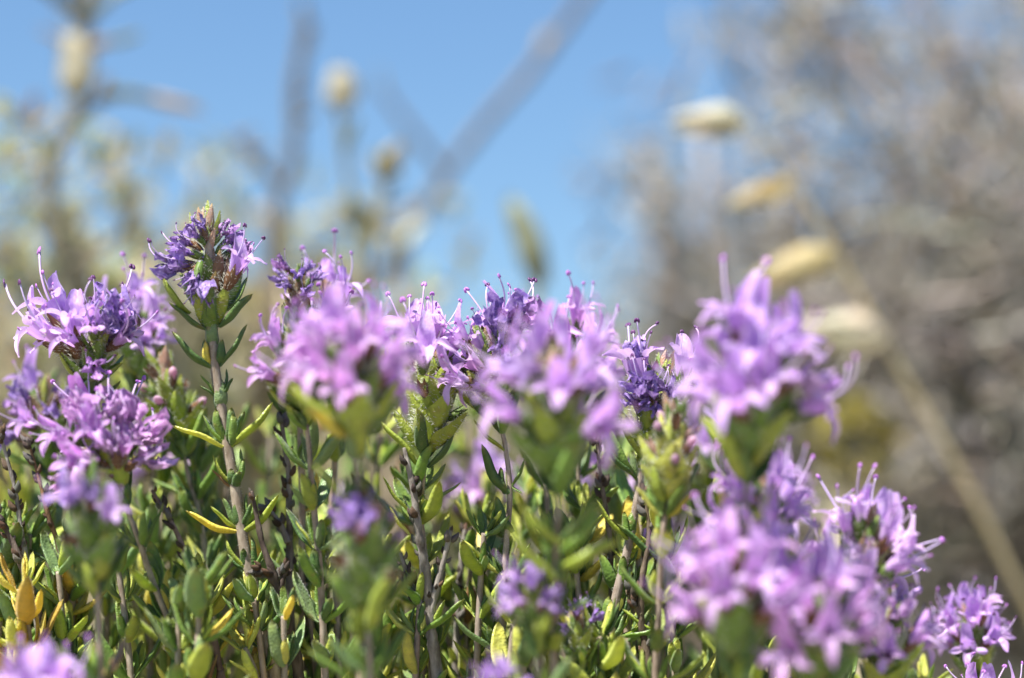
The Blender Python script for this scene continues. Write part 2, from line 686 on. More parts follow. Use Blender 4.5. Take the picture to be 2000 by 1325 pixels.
def part(name, me, root, world, color=(1, 1, 1), kind=None):
    o = bpy.data.objects.new(name, me)
    COL.objects.link(o)
    o.parent = root
    o.matrix_basis = Matrix.Translation(-root.location) @ world
    o.color = (*color, 1)
    if kind:
        o['kind'] = kind
    return o


def sub(name, me, parent, local, color):
    o = bpy.data.objects.new(name, me)
    COL.objects.link(o)
    o.parent = parent
    o.matrix_basis = local
    o.color = (*color, 1)
    return o


def add_leaf(root, base, tip, axis_pt, color, rg, wide=1.0, me=None, name='leaf'):
    d = tip - base
    L = d.length
    hint = (axis_pt - (base + tip) * .5)
    hint = hint.normalized() + V((0, 0, .5))
    m = basis(d, hint)
    me = me or rg.choice(LEAVES)
    return part(name, me, root, Matrix.Translation(base) @ m @ Matrix.Diagonal((L * wide, L, L * wide, 1)), color)


def rot_about(v, axis, ang):
    return Matrix.Rotation(ang, 3, axis) @ v


def add_flower(root, base, d, up, L, state, rg, tone=None, stamens=4, detail=True, old=None, calyx=True):
    """state: open, wilt, bud, shut (a calyx on its own)"""
    if state == 'shut':
        M = Matrix.Translation(base) @ basis(d, up) @ Matrix.Scale(L * 1.05, 4)
        part('calyx', rg.choice(CALYXES), root, M, jit(rg, rg.choice((MAROON, GREEN, BROWN, PINKISH))))
        return
    M = Matrix.Translation(base) @ basis(d, up) @ Matrix.Scale(L, 4)
    ccol = jit(rg, rg.choice((GREEN, MAROON, BROWN, GREEN)))
    if state == 'open':
        col = jit(rg, tone or rg.choice((LILAC, LILAC, PINK, PALE)), .1)
        f = part('flower', rg.choice(COROLLAS), root, M, col)
        a, b = throat(1.0)
        for ang, tilt, sc in ((-90, 58, .33), (-22, 50, .27), (-158, 50, .27)):
            an = R(ang + rg.uniform(-8, 8))
            p = V((a * .93 * math.cos(an), TUBE_L - .015, b * .93 * math.sin(an) + .06))
            out = V((math.cos(an), 0, math.sin(an)))
            tl = R(tilt + rg.uniform(-16, 16))
            dd = V((0, 1, 0)) * math.cos(tl) + out * math.sin(tl)
            lc = jit(rg, tuple(x * .93 + .05 for x in col), .06)
            sub('lower_lobe', rg.choice(LOBES), f, Matrix.Translation(p) @ basis(dd, -out + V((0, .9, 0))) @ Matrix.Scale(sc * rg.uniform(.9, 1.12), 4), lc)
        nst, isold = min(stamens, rg.choice((2, 3, 3, 4))), (rg.random() < .2 if old is None else old and rg.random() < .7)
    elif state == 'bud':
        f = part('flower_bud', rg.choice(BUDS), root, M, jit(rg, (0.60, 0.40, 0.48)))
        nst, isold = 0, False
    else:
        f = part('wilted_flower', rg.choice(WILTS), root, M, jit(rg, tone or rg.choice((VIOLET, VIOLET, MAUVE)), .15))
        nst, isold = min(stamens, rg.choice((1, 2, 3))), (rg.random() < .8 if old is None else old)
    if calyx:
        sub('calyx', rg.choice(CALYXES), f, Matrix.Scale(rg.uniform(.85, 1.05), 4), ccol)
    for i in range(nst):
        x = (-.07, .07, -.03, .05)[i % 4] + rg.uniform(-.02, .02)
        ln = (.62, .70, .46, .52)[i % 4] * rg.uniform(.65, 1.2)
        dd = V((x * 4 + rg.uniform(-.24, .24), 1, .02 + rg.uniform(-.3, .36)))
        idx = rg.choice((0, 1, 2, 0, 1, 3)) if state == 'open' else rg.choice((1, 3, 3, 0))
        me = STAMENS[idx + (4 if isold else 0)]
        sub('stamen', me, f, Matrix.Translation(V((x, .44, .05))) @ basis(dd, (0, 0, 1)) @ Matrix.Scale(ln, 4), jit(rg, (0.72, 0.58, 0.84)))


def stem_part(root, pts, r0, r1, rg, color, name='stem', mat=None, hair=0, hair_z=0.08, knob=0.0, sides=8, nodes=()):
    sm = catmull(pts, 8)
    n = len(sm)
    rad = []
    for i, p in enumerate(sm):
        t = i / (n - 1)
        r = r0 + (r1 - r0) * t
        if knob:
            r *= 1 + knob * noise.noise(p * 900) + knob * .6 * noise.noise(p * 2600)
        for q in nodes:
            r *= 1 + 0.25 * math.exp(-((p - q).length / 0.0007) ** 2)
        rad.append(r)
    verts, faces = [], []
    tube(sm, rad, sides, verts, faces)
    mi = [0] * len(faces)
    if hair:
        ps, ds = [], []
        vis = [i for i in range(n - 1) if sm[i].z > hair_z]
        for _ in range(hair if vis else 0):
            i = rg.choice(vis)
            q = rg.random()
            p = sm[i].lerp(sm[i + 1], q)
            t = (sm[i + 1] - sm[i]).normalized()
            u = t.orthogonal().normalized()
            o = rot_about(u, t, rg.uniform(0, 6.283))
            ps.append(p + o * rad[i] * .97)
            ds.append((o - t * rg.uniform(-.5, .4)).normalized())
        hairs(verts, faces, mi, ps, ds, 0.00030, 0.000017, 1)
    verts = [v - root.location for v in verts]
    me = mesh(name, verts, faces, [mat or M_STEM, M_HAIR], mi)
    o = bpy.data.objects.new(name, me)
    COL.objects.link(o)
    o.parent = root
    o.color = (*color, 1)
    return sm


def to_ground(pts, rg, pull=.8):
    """carry a stem on from its last seen point to the root on the ground"""
    e = pts[-1]
    d = (pts[-1] - pts[-2]).normalized()
    gx = e.x * pull + rg.uniform(-.006, .006)
    gy = e.y + (0.30 - e.y) * .25
    if e.z > 0.03:
        pts.append(V((e.x + d.x * .012, e.y + d.y * .012, e.z - .02)))
        pts.append(V((e.x * .5 + gx * .5, e.y * .5 + gy * .5, e.z * .42)))
    pts.append(V((gx, gy, -0.002)))
    return pts


LOW = 0.092          # leaves below this height are hidden deep in the cushion


def auto_nodes(root, sm, rg, spacing, lmax, palette, start=0.0, fasc=2, low=LOW, spread=1.0):
    """opposite leaf pairs with bundles of small leaves in their axils, each pair turned across the last"""
    acc, k = 0.0, 0
    nxt = start
    th0 = rg.uniform(0, math.pi)
    for i in range(1, len(sm)):
        seg = (sm[i] - sm[i - 1])
        acc += seg.length
        if acc < nxt:
            continue
        p = sm[i]
        if p.z < low:
            break
        nxt = acc + spacing * rg.uniform(.8, 1.2)
        ax = -(seg.normalized())
        u = ax.orthogonal().normalized()
        th = th0 + k * math.pi / 2 + rg.uniform(-.25, .25)
        k += 1
        age = min(1.0, (k - 1) / 8)
        for s in (0, math.pi):
            if rg.random() < .06:
                continue
            out = rot_about(u, ax, th + s)
            el = R(rg.uniform(28, 62))
            d = out * math.cos(el) * spread + ax * math.sin(el)
            L = lmax * rg.uniform(.72, 1.08) * (0.75 if k == 1 else 1)
            c = rg.choice(palette)
            if rg.random() < .06 + .12 * age:
                c = rg.choice((YELLOW, LIME, YELLOW, YGREEN, BROWN))
            b = p + out * .0004
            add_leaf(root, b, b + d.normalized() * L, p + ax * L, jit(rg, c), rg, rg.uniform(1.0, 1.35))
            for j in range(fasc if rg.random() < .85 else 1):
                o2 = rot_about(out, ax, rg.uniform(-.8, .8))
                e2 = R(rg.uniform(45, 80))
                d2 = o2 * math.cos(e2) + ax * math.sin(e2)
                L2 = lmax * rg.uniform(.38, .66)
                b2 = p + o2 * .0005 + ax * .0003
                add_leaf(root, b2, b2 + d2 * L2, p + ax * L2, jit(rg, rg.choice(palette)), rg, rg.uniform(1.1, 1.5))


def head_frame(ax):
    u = ax.orthogonal().normalized()
    return u, ax.cross(u)


def auto_head(root, hb, ax, rg, s=1.0, nf=14, p_open=.7, p_wilt=.2, tone=None, tip=True, old=None, bcol=None, basal=True, stam=4, lift=0.0, face=None):
    """bracts in crossed whorls, flowers in rings above them, a tuft of young bracts on top"""
    u, v = head_frame(ax)
    mm = 0.001 * s
    ph = rg.uniform(0, 6.28)
    if basal:
        for k in range(4):
            a = ph + k * math.pi / 2 + rg.uniform(-.2, .2)
            o = u * math.cos(a) + v * math.sin(a)
            el = R(rg.uniform(38, 58))
            b = hb + o * .0004 - ax * mm * (.6 if k % 2 else 1.6)
            add_leaf(root, b, b + (o * math.cos(el) + ax * math.sin(el)) * rg.uniform(4.6, 6.2) * mm, b + ax * 6 * mm, jit(rg, rg.choice((GREEN, DKGREEN, YGREEN))), rg, rg.uniform(1.1, 1.4))
    for lev, (h, n, tl, ln) in enumerate(((0, 4, 46, 5.0), (1.3, 4, 36, 5.2), (2.8, 4, 27, 4.8), (4.6, 4, 20, 4.2))):
        for k in range(n):
            a = ph + lev * .78 + k * 2 * math.pi / n + rg.uniform(-.2, .2)
            o = u * math.cos(a) + v * math.sin(a)
            t = R(tl + rg.uniform(-7, 7))
            d = ax * math.cos(t) + o * math.sin(t)
            b = hb + ax * h * mm + o * .6 * mm
            c = jit(rg, bcol or rg.choice((GREEN, YGREEN, YGREEN, GREEN, MAROON if lev > 1 else YGREEN)))
            add_leaf(root, b, b + d * ln * rg.uniform(.85, 1.1) * mm, hb + ax * (h + 7) * mm, c, rg, 1.0, rg.choice(BRACTS), 'bract')
    nf = max(4, round(nf * .76))
    for k in range(nf):
        q = (k + .5) / nf
        a = ph + k * 2.39996 + rg.uniform(-.3, .3)
        o = u * math.cos(a) + v * math.sin(a)
        t = R(72 - 46 * q + rg.uniform(-12, 12))
        d = ax * math.cos(t) + o * math.sin(t)
        b = hb + ax * (2.6 + lift + 4.8 * q) * mm + o * (1.7 - .8 * q) * mm
        z = rg.random()
        st = 'open' if z < p_open else 'wilt' if z < p_open + p_wilt else rg.choice(('bud', 'shut', 'shut'))
        L = (rg.uniform(5.7, 7.1) if st == 'open' else rg.uniform(4.2, 5.6) if st == 'wilt' else 4.2) * mm
        add_flower(root, b, d, ax + o * .2, L, st, rg, tone, stam, old=old)
    if tip:
        for k in range(9):
            a = rg.uniform(0, 6.28)
            o = u * math.cos(a) + v * math.sin(a)
            t = R(rg.uniform(2, 24))
            d = ax * math.cos(t) + o * math.sin(t)
            b = hb + ax * rg.uniform(6.0, 8.0) * mm + o * rg.uniform(.2, 1.0) * mm
            add_leaf(root, b, b + d * rg.uniform(2.4, 3.6) * mm, hb + ax * 14 * mm, jit(rg, rg.choice((YGREEN, PINKISH, MAROON, GREEN, PINKISH))), rg, .9, rg.choice(BRACTS), 'bract')


SEED = [100]


def sprig(label, path, head=None, group=None, spacing=.0042, lmax=.0062, r=(.00038, .00058), hair=250, palette=(GREEN, GREEN, DKGREEN, GREYGREEN, YGREEN),
          leaves=None, start=.002, stemc=STEMC, extra=None, name='thyme_sprig', fasc=3, nodes=True, autostart=None, low=LOW):
    """path runs from the foot of the flower head down the stem in photograph points and depths"""
    SEED[0] += 1
    rg = random.Random(SEED[0])
    pts = [at(*p) for p in path]
    top = pts[0]
    ax = (pts[0] - pts[1]).normalized()
    full = to_ground(list(pts), rg)
    root = thing(name, label, 'thyme', full[-1].copy(), group)
    if head:
        full = [top + ax * 0.0075 * head.get('s', 1)] + full
    sm = stem_part(root, full, r[0] * (.5 if head else .8), r[1], rg, jit(rg, stemc, .08), hair=hair)
    lv = sm
    if head:
        lv = [p for p in sm if (p - top).dot(ax) <= 0.0003]
    if autostart is not None:
        lv = [p for p in lv if p.z < at(0, autostart, path[-1][2]).z]
    if nodes and len(lv) > 2:
        auto_nodes(root, lv, rg, spacing, lmax, palette, start, fasc, low)
    if head:
        auto_head(root, top, ax, rg, **head)
    for (bx, by, tx, ty, dz, ck, wd, kind) in (leaves or ()):
        dd = path[0][2]
        b, t = at(bx, by, dd), at(tx, ty, dd + dz)
        axp = min(sm, key=lambda p: abs(p.z - t.z)) + V((0, 0, .001))
        me = rg.choice(BRACTS) if kind == 'bract' else rg.choice(BROAD) if kind == 'broad' else rg.choice(LEAVES)
        add_leaf(root, b, t, axp, jit(rg, KEY[ck], .07), rg, wd, me, 'bract' if kind == 'bract' else 'leaf')
    if extra:
        extra(root, rg, path[0][2])
    return root


def xflower(root, rg, dd, spec):
    """flowers set one by one: foot, end of the upper lip, depth of foot and of mouth"""
    for (bx, by, tx, ty, d0, d1, st, tone, old) in spec:
        b, t = at(bx, by, dd + d0), at(tx, ty, dd + d1)
        d = t - b
        L = d.length / (.9 if st == 'open' else .78 if st == 'wilt' else .62)
        add_flower(root, b, d, V((0, .25, 1)), L, st, rg, tone, 4, old=old)


# ------------------------------------------------------------------ the ground
def ground_z(x, y):
    z = 0.0
    if y > .40:
        t = y - .40
        z = .132 * t * t / (t + .25)
        if y > 60:
            z -= .03 * (y - 60)
    far = min(1, max(0, (math.hypot(x, y) - .6) / 2))
    return z + .004 * (noise.noise(V((x * 9, y * 9, 0))) - .3) * (1 if y > .45 else .3) + .10 * far * noise.noise(V((x * .35, y * .35, 2)))


def build_ground():
    def axis(a, b, n, p):
        return [math.copysign(abs(a + (b - a) * i / n) ** p, a + (b - a) * i / n) for i in range(n + 1)]
    xs = axis(-900 ** (1 / 3.2), 900 ** (1 / 3.2), 110, 3.2)
    ys = axis(-200 ** (1 / 3.2), 1200 ** (1 / 3.2), 120, 3.2)
    verts = [V((x, y, ground_z(x, y))) for y in ys for x in xs]
    nx = len(xs)
    faces = [(j * nx + i, j * nx + i + 1, (j + 1) * nx + i + 1, (j + 1) * nx + i) for j in range(len(ys) - 1) for i in range(nx - 1)]
    o = bpy.data.objects.new('ground', mesh('ground', verts, faces, [M_GROUND]))
    COL.objects.link(o)
    o['kind'] = 'structure'


build_ground()
# ------------------------------------------------------------------ the focused sprig, leaf by leaf
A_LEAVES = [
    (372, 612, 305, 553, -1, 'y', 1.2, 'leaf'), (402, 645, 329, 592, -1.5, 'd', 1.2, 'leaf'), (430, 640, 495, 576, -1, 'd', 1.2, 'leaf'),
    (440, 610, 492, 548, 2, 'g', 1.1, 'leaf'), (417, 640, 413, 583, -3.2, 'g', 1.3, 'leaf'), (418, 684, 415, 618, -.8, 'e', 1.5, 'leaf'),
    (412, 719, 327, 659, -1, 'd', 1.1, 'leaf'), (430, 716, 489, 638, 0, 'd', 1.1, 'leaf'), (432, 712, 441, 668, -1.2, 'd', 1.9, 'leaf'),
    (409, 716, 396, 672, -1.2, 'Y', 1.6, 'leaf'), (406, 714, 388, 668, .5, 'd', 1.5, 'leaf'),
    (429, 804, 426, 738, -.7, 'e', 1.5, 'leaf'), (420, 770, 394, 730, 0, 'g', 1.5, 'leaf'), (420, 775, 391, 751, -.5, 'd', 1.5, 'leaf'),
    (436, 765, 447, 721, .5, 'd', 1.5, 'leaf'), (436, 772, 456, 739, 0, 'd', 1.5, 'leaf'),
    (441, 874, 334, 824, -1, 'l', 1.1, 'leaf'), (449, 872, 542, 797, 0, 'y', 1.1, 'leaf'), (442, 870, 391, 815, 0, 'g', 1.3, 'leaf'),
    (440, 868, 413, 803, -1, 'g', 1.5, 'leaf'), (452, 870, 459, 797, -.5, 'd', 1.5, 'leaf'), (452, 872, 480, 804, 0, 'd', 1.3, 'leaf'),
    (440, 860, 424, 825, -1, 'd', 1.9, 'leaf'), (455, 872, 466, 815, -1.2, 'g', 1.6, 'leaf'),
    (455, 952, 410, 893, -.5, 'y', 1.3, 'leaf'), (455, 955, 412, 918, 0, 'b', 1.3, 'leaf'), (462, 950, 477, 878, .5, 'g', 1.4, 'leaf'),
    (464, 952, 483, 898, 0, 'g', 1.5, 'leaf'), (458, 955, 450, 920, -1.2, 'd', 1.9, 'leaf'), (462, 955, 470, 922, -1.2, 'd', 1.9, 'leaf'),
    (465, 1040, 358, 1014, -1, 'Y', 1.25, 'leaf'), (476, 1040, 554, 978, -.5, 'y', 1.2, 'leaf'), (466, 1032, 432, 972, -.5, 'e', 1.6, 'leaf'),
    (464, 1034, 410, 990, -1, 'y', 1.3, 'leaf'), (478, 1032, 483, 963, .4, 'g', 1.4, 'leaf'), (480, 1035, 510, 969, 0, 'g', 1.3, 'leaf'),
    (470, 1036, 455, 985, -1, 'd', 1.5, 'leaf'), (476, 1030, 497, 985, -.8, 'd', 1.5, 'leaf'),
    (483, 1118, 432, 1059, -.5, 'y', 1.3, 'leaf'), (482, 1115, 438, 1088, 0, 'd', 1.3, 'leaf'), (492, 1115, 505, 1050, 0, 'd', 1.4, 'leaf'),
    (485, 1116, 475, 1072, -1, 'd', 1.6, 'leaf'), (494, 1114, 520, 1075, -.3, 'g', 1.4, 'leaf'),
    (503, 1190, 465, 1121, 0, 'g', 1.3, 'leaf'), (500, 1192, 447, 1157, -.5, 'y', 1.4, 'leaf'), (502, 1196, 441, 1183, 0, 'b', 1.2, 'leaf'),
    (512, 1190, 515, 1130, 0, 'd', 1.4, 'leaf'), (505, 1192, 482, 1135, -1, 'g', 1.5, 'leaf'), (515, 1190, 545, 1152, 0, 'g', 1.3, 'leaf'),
    # head: bracts
    (396, 634, 368, 562, -1.8, 'y', 1.25, 'bract'), (428, 630, 455, 560, -1.8, 'y', 1.25, 'bract'), (411, 650, 411, 572, -2.6, 'g', 1.2, 'bract'),
    (404, 574, 399, 500, -1.8, 'g', 1.2, 'bract'), (432, 562, 436, 490, -1.0, 'm', 1.1, 'bract'), (420, 545, 419, 468, .2, 'p', 1.1, 'bract'),
    (392, 560, 385, 490, 0, 'g', 1.1, 'bract'), (445, 565, 452, 500, .8, 'm', 1.1, 'bract'), (390, 606, 342, 540, 1, 'g', 1.2, 'bract'),
    (440, 606, 482, 540, 1.5, 'g', 1.2, 'bract'), (412, 600, 424, 535, -2.2, 'm', 1.0, 'bract'),
    (400, 455, 400, 391, 0, 'y', .85, 'bract'), (390, 455, 382, 405, -.5, 'p', .9, 'bract'), (411, 458, 418, 398, -.5, 'p', .9, 'bract'),
    (424, 460, 434, 412, 0, 'y', .8, 'bract'), (380, 460, 366, 416, .3, 'y', .8, 'bract'), (395, 462, 391, 405, 1, 'p', .9, 'bract'),
    (415, 458, 410, 402, 1, 'm', .9, 'bract'), (404, 488, 405, 436, -.6, 'y', .9, 'bract'), (413, 492, 424, 444, -.6, 'p', .9, 'bract'),
    (398, 480, 384, 428, -.8, 'p', .9, 'bract'),
]


def A_extra(root, rg, dd):
    xflower(root, rg, dd, [
        (442, 566, 488, 470, -1.2, -2.2, 'open', LILAC, True),
        (398, 525, 322, 510, -.8, -2, 'wilt', VIOLET, True), (398, 505, 342, 482, -.8, -2, 'wilt', VIOLET, True),
        (397, 515, 358, 545, -1.6, -3, 'wilt', VIOLET, True), (392, 510, 380, 575, -2, -3.4, 'wilt', VIOLET, True),
        (402, 478, 370, 448, -.6, -1.4, 'wilt', VIOLET, True), (404, 470, 390, 428, -.5, -1, 'wilt', VIOLET, True),
        (413, 482, 440, 440, 0, .5, 'wilt', MAUVE, True), (422, 496, 456, 456, .2, .8, 'wilt', VIOLET, True),
        (428, 510, 474, 478, .8, 1.6, 'wilt', MAUVE, True), (396, 490, 352, 462, .5, .8, 'wilt', VIOLET, True),
        (436, 530, 490, 505, 1, 2.2, 'open', LILAC, True),
        (410, 590, 409, 545, -3, -3.6, 'shut', None, True)])


sprig('tall thyme sprig whose head has crumpled dark violet blooms and one open lilac flower',
      [(407, 470, 0), (411, 560, 0), (414, 640, 0), (420, 718, 0), (428, 770, 0), (444, 872, 0), (459, 953, 0), (471, 1035, 0), (487, 1118, 0), (507, 1190, 0), (525, 1270, 0), (540, 1335, 0)],
      leaves=A_LEAVES, extra=A_extra, autostart=1225, hair=900, r=(.00060, .00082), palette=(GREEN, YGREEN, GREEN, DKGREEN))


def B_extra(root, rg, dd):
    xflower(root, rg, dd, [
        (150, 700, 138, 575, -1.5, -3.5, 'open', LILAC, True), (150, 690, 60, 640, -1, -2, 'open', PALE, True),
        (150, 680, 70, 545, 0, 0, 'open', LILAC, False), (140, 690, 18, 612, -.8, -1.6, 'open', PALE, True), (190, 690, 215, 580, -1, -2.5, 'wilt', VIOLET, True),
        (180, 690, 200, 610, -2, -3.5, 'wilt', VIOLET, True), (195, 690, 235, 620, -1.4, -2, 'wilt', VIOLET, True)])


sprig('thyme sprig with wide spread of long-stamened lilac flowers left of the tallest head',
      [(176, 745, 0), (168, 785, 1), (160, 860, 2), (150, 1000, 4), (140, 1200, 6), (135, 1335, 7)],
      dict(s=.88, nf=9, p_open=.5, p_wilt=.45, old=True), extra=B_extra, hair=300)
def C_extra(root, rg, dd):
    mv = (0.58, 0.30, 0.64)
    xflower(root, rg, dd, [(232, 925, 150, 885, -1, -2, 'wilt', mv, False), (228, 905, 180, 805, -.5, -1, 'wilt', mv, False), (234, 895, 235, 785, 0, 0, 'wilt', mv, False),
                           (240, 900, 285, 815, -.5, -1, 'wilt', mv, False), (236, 920, 305, 880, -1, -1.5, 'wilt', mv, False), (222, 930, 128, 915, -1.5, -2.5, 'wilt', mv, False),
                           (232, 915, 215, 850, -2.5, -4, 'wilt', mv, False), (236, 910, 250, 845, -2, -3.5, 'open', mv, False), (226, 900, 160, 845, -1, -2, 'open', PINK, False)])


sprig('thyme sprig with shaggy mauve half-wilted head below the long-stamened lilac one',
      [(230, 950, -7), (262, 1030, -7), (300, 1140, -6), (340, 1240, -5), (365, 1335, -4)],
      dict(s=1.0, nf=12, p_open=.35, p_wilt=.6, tone=(0.56, 0.28, 0.64)), hair=250, extra=C_extra)
sprig('soft violet thyme head tucked behind the shaggy mauve one',
      [(95, 905, 15), (100, 960, 15), (95, 1100, 15), (90, 1330, 15)], dict(s=.95, nf=14, p_open=.5, p_wilt=.45), hair=0)
sprig('pale lilac thyme head rising behind the dark stem leaves of the tallest sprig',
      [(272, 735, 17), (280, 790, 17), (300, 900, 18), (290, 1100, 18), (290, 1330, 18)], dict(s=.95, nf=12, p_open=.95, p_wilt=.05, tone=PALE), hair=0)
sprig('thyme sprig with closed green and pinkish buds beside the tallest stem',
      [(352, 860, 11), (368, 930, 11), (390, 1010, 11), (410, 1150, 11), (420, 1330, 11)], dict(s=1.05, nf=10, p_open=.06, p_wilt=.0, bcol=YGREEN), hair=120)
sprig('small thyme head of only withered deep violet blooms',
      [(585, 625, 6), (587, 690, 6), (585, 800, 7), (590, 1000, 8), (590, 1330, 10)], dict(s=.58, nf=11, p_open=0, p_wilt=1, lift=1.6, bcol=MAROON), hair=150)
sprig('thyme sprig with upright lilac flowers behind the pink-lilac blurred head',
      [(655, 725, 10), (660, 790, 10), (655, 900, 11), (640, 1100, 12), (640, 1330, 12)], dict(s=1.0, nf=10, p_open=.9, p_wilt=.1, tone=LILAC), hair=0)
sprig('thyme sprig with soft pink-lilac flowers leaning towards the tallest sprig',
      [(592, 800, -7), (602, 860, -6), (610, 960, -5), (625, 1120, -4), (635, 1335, -3)], dict(s=.9, nf=12, p_open=.9, p_wilt=.05, tone=PINK, old=False), hair=120)
sprig('broad blurred pink-lilac thyme head above olive bracts and a yellow leaf',
      [(695, 855, -25), (698, 920, -25), (700, 1010, -24), (705, 1180, -23), (705, 1340, -22)], dict(s=1.2, nf=18, p_open=.92, p_wilt=.05, tone=PINK, old=False),
      hair=0, leaves=[(690, 860, 600, 800, -3, 'Y', 1.6, 'leaf'), (700, 850, 790, 750, -1, 'y', 1.4, 'leaf'), (690, 850, 545, 775, -1, 'y', 1.3, 'leaf')])


def F_extra(root, rg, dd):
    xflower(root, rg, dd, [(815, 715, 800, 585, .5, 0, 'open', LILAC, False), (842, 715, 855, 590, .5, 0, 'open', PINK, False),
                           (850, 720, 905, 650, 0, -1, 'open', LILAC, False), (825, 730, 835, 640, -3, -7, 'open', PALE, False)])


sprig('thyme sprig with a cone of sharp hairy green bracts and few upright flowers',
      [(832, 880, 0), (826, 940, 0), (822, 1010, 1), (832, 1120, 2), (845, 1335, 3)],
      dict(s=1.2, nf=6, p_open=.1, p_wilt=.1, bcol=YGREEN), extra=F_extra, hair=300, autostart=925,
      leaves=[(815, 950, 845, 870, -2, 'g', 1.3, 'leaf'), (800, 1000, 742, 935, -.5, 'y', 1.2, 'leaf'), (835, 990, 898, 938, 0, 'e', 1.2, 'leaf'), (800, 1045, 755, 992, -.5, 'l', 1.3, 'leaf')])


def G_extra(root, rg, dd):
    xflower(root, rg, dd, [(970, 740, 880, 690, -1, -2, 'open', PINK, False), (965, 720, 895, 640, -.5, -1, 'open', LILAC, True),
                           (975, 700, 955, 590, -.5, -.5, 'open', PINK, False), (985, 690, 990, 595, -1, -2, 'wilt', VIOLET, True),
                           (990, 690, 1025, 600, -1, -1.5, 'wilt', MAUVE, True), (960, 760, 880, 750, -1.5, -2.5, 'open', LILAC, False),
                           (980, 690, 965, 610, -1.5, -2, 'wilt', VIOLET, True)])


sprig('thyme sprig in the middle with crisp lilac flowers and curled violet withered tops',
      [(975, 815, 0), (988, 880, 0), (996, 960, 0), (990, 1050, 0), (984, 1140, 0), (980, 1240, 0), (978, 1335, 0)],
      dict(s=1.1, nf=11, p_open=.75, p_wilt=.25), extra=G_extra, hair=500, autostart=1080,
      leaves=[(985, 880, 920, 825, -.5, 'y', 1.2, 'leaf'), (992, 965, 927, 880, -1, 'd', 1.4, 'leaf'), (1000, 1040, 957, 980, -1, 'd', 1.8, 'leaf'), (985, 965, 975, 915, -1, 'd', 1.6, 'leaf'),
              (980, 1125, 900, 1055, -.5, 'l', 1.1, 'leaf'), (980, 1120, 962, 1070, -.5, 'd', 1.5, 'leaf'), (1000, 950, 1030, 900, 0, 'g', 1.3, 'leaf'), (1000, 950, 1020, 965, -1, 'g', 1.3, 'leaf')])
sprig('large blurred lilac thyme head before the crisp flowers in the middle',
      [(1088, 925, -27), (1090, 990, -27), (1088, 1060, -26), (1085, 1200, -21), (1080, 1340, -20)], dict(s=1.3, nf=17, p_open=.85, p_wilt=.12, tone=LILAC, old=False), hair=0,
      leaves=[(1095, 1060, 1010, 1000, -1, 'y', 1.4, 'leaf'), (1095, 1080, 1190, 1000, -1, 'g', 1.4, 'leaf'), (1095, 1110, 1210, 1060, 0, 'y', 1.4, 'leaf'), (1085, 1130, 985, 1040, -1, 'y', 1.4, 'leaf')])
sprig('lilac thyme head with raised magenta anthers behind the large blurred head',
      [(1120, 800, 12), (1125, 870, 12), (1130, 950, 12), (1130, 1150, 13), (1130, 1335, 14)], dict(s=1.1, nf=15, p_open=.9, p_wilt=.1, tone=PINK, old=False), hair=0)


def J_extra(root, rg, dd):
    xflower(root, rg, dd, [(1252, 790, 1232, 655, -.5, -.5, 'open', LILAC, True), (1325, 780, 1352, 655, -.5, -1, 'open', PALE, True),
                           (1270, 790, 1240, 740, -1.5, -2.5, 'wilt', VIOLET, True), (1280, 800, 1275, 745, -2, -3.5, 'wilt', VIOLET, True),
                           (1285, 800, 1310, 750, -2, -3, 'wilt', VIOLET, True), (1275, 770, 1255, 790, -2.5, -4, 'wilt', VIOLET, True), (1290, 770, 1320, 795, -2.5, -4, 'wilt', VIOLET, True),
                           (1280, 780, 1285, 800, -2.5, -4.2, 'wilt', VIOLET, True), (1262, 800, 1228, 775, -1, -2, 'wilt', VIOLET, True)])


sprig('thyme sprig with a green pointed tip above a collar of shrivelled deep violet blooms',
      [(1262, 885, 0), (1248, 950, 0), (1237, 1020, 0), (1222, 1090, 0), (1203, 1170, 0), (1190, 1250, 0), (1178, 1335, 0)],
      dict(s=1.12, nf=5, p_open=.0, p_wilt=.8, tone=VIOLET, bcol=YGREEN), extra=J_extra, hair=600, r=(.00055, .0008), autostart=1200,
      leaves=[(1240, 925, 1175, 848, -.5, 'g', 1.2, 'leaf'), (1240, 930, 1180, 880, -1, 'd', 1.3, 'leaf'), (1230, 1060, 1158, 980, -.5, 'y', 1.1, 'leaf'), (1228, 1055, 1218, 1000, -.5, 'g', 1.6, 'leaf'),
              (1232, 1055, 1240, 1000, -.5, 'g', 1.5, 'leaf'), (1222, 1152, 1218, 1086, -.8, 'g', 1.35, 'leaf'), (1205, 1120, 1195, 1090, 0, 'g', 1.3, 'leaf'), (1225, 1110, 1250, 1075, .5, 'g', 1.3, 'leaf'),
              (1180, 1240, 1165, 1170, -.5, 'g', 1.4, 'leaf'), (1195, 1230, 1235, 1165, .5, 'd', 1.4, 'leaf'), (1185, 1235, 1180, 1170, -1, 'g', 1.4, 'leaf'), (1205, 1245, 1315, 1228, -1.5, 'g', 1.2, 'leaf')])
sprig('knobbly green thyme bud cluster with pink-tipped buds before the shrivelled violet collar',
      [(1302, 975, -13), (1295, 1040, -13), (1290, 1120, -12), (1285, 1240, -11), (1280, 1340, -10)], dict(s=1.05, nf=13, p_open=.0, p_wilt=.0, bcol=LIME), hair=0, palette=(GREEN, YGREEN, LIME))
sprig('tall blurred lilac thyme head standing before the straw grass spikelets',
      [(1462, 900, -28), (1456, 975, -28), (1452, 1060, -27), (1450, 1200, -22), (1450, 1340, -22)], dict(s=1.36, nf=19, p_open=.85, p_wilt=.12, tone=LILAC, old=False), hair=0)
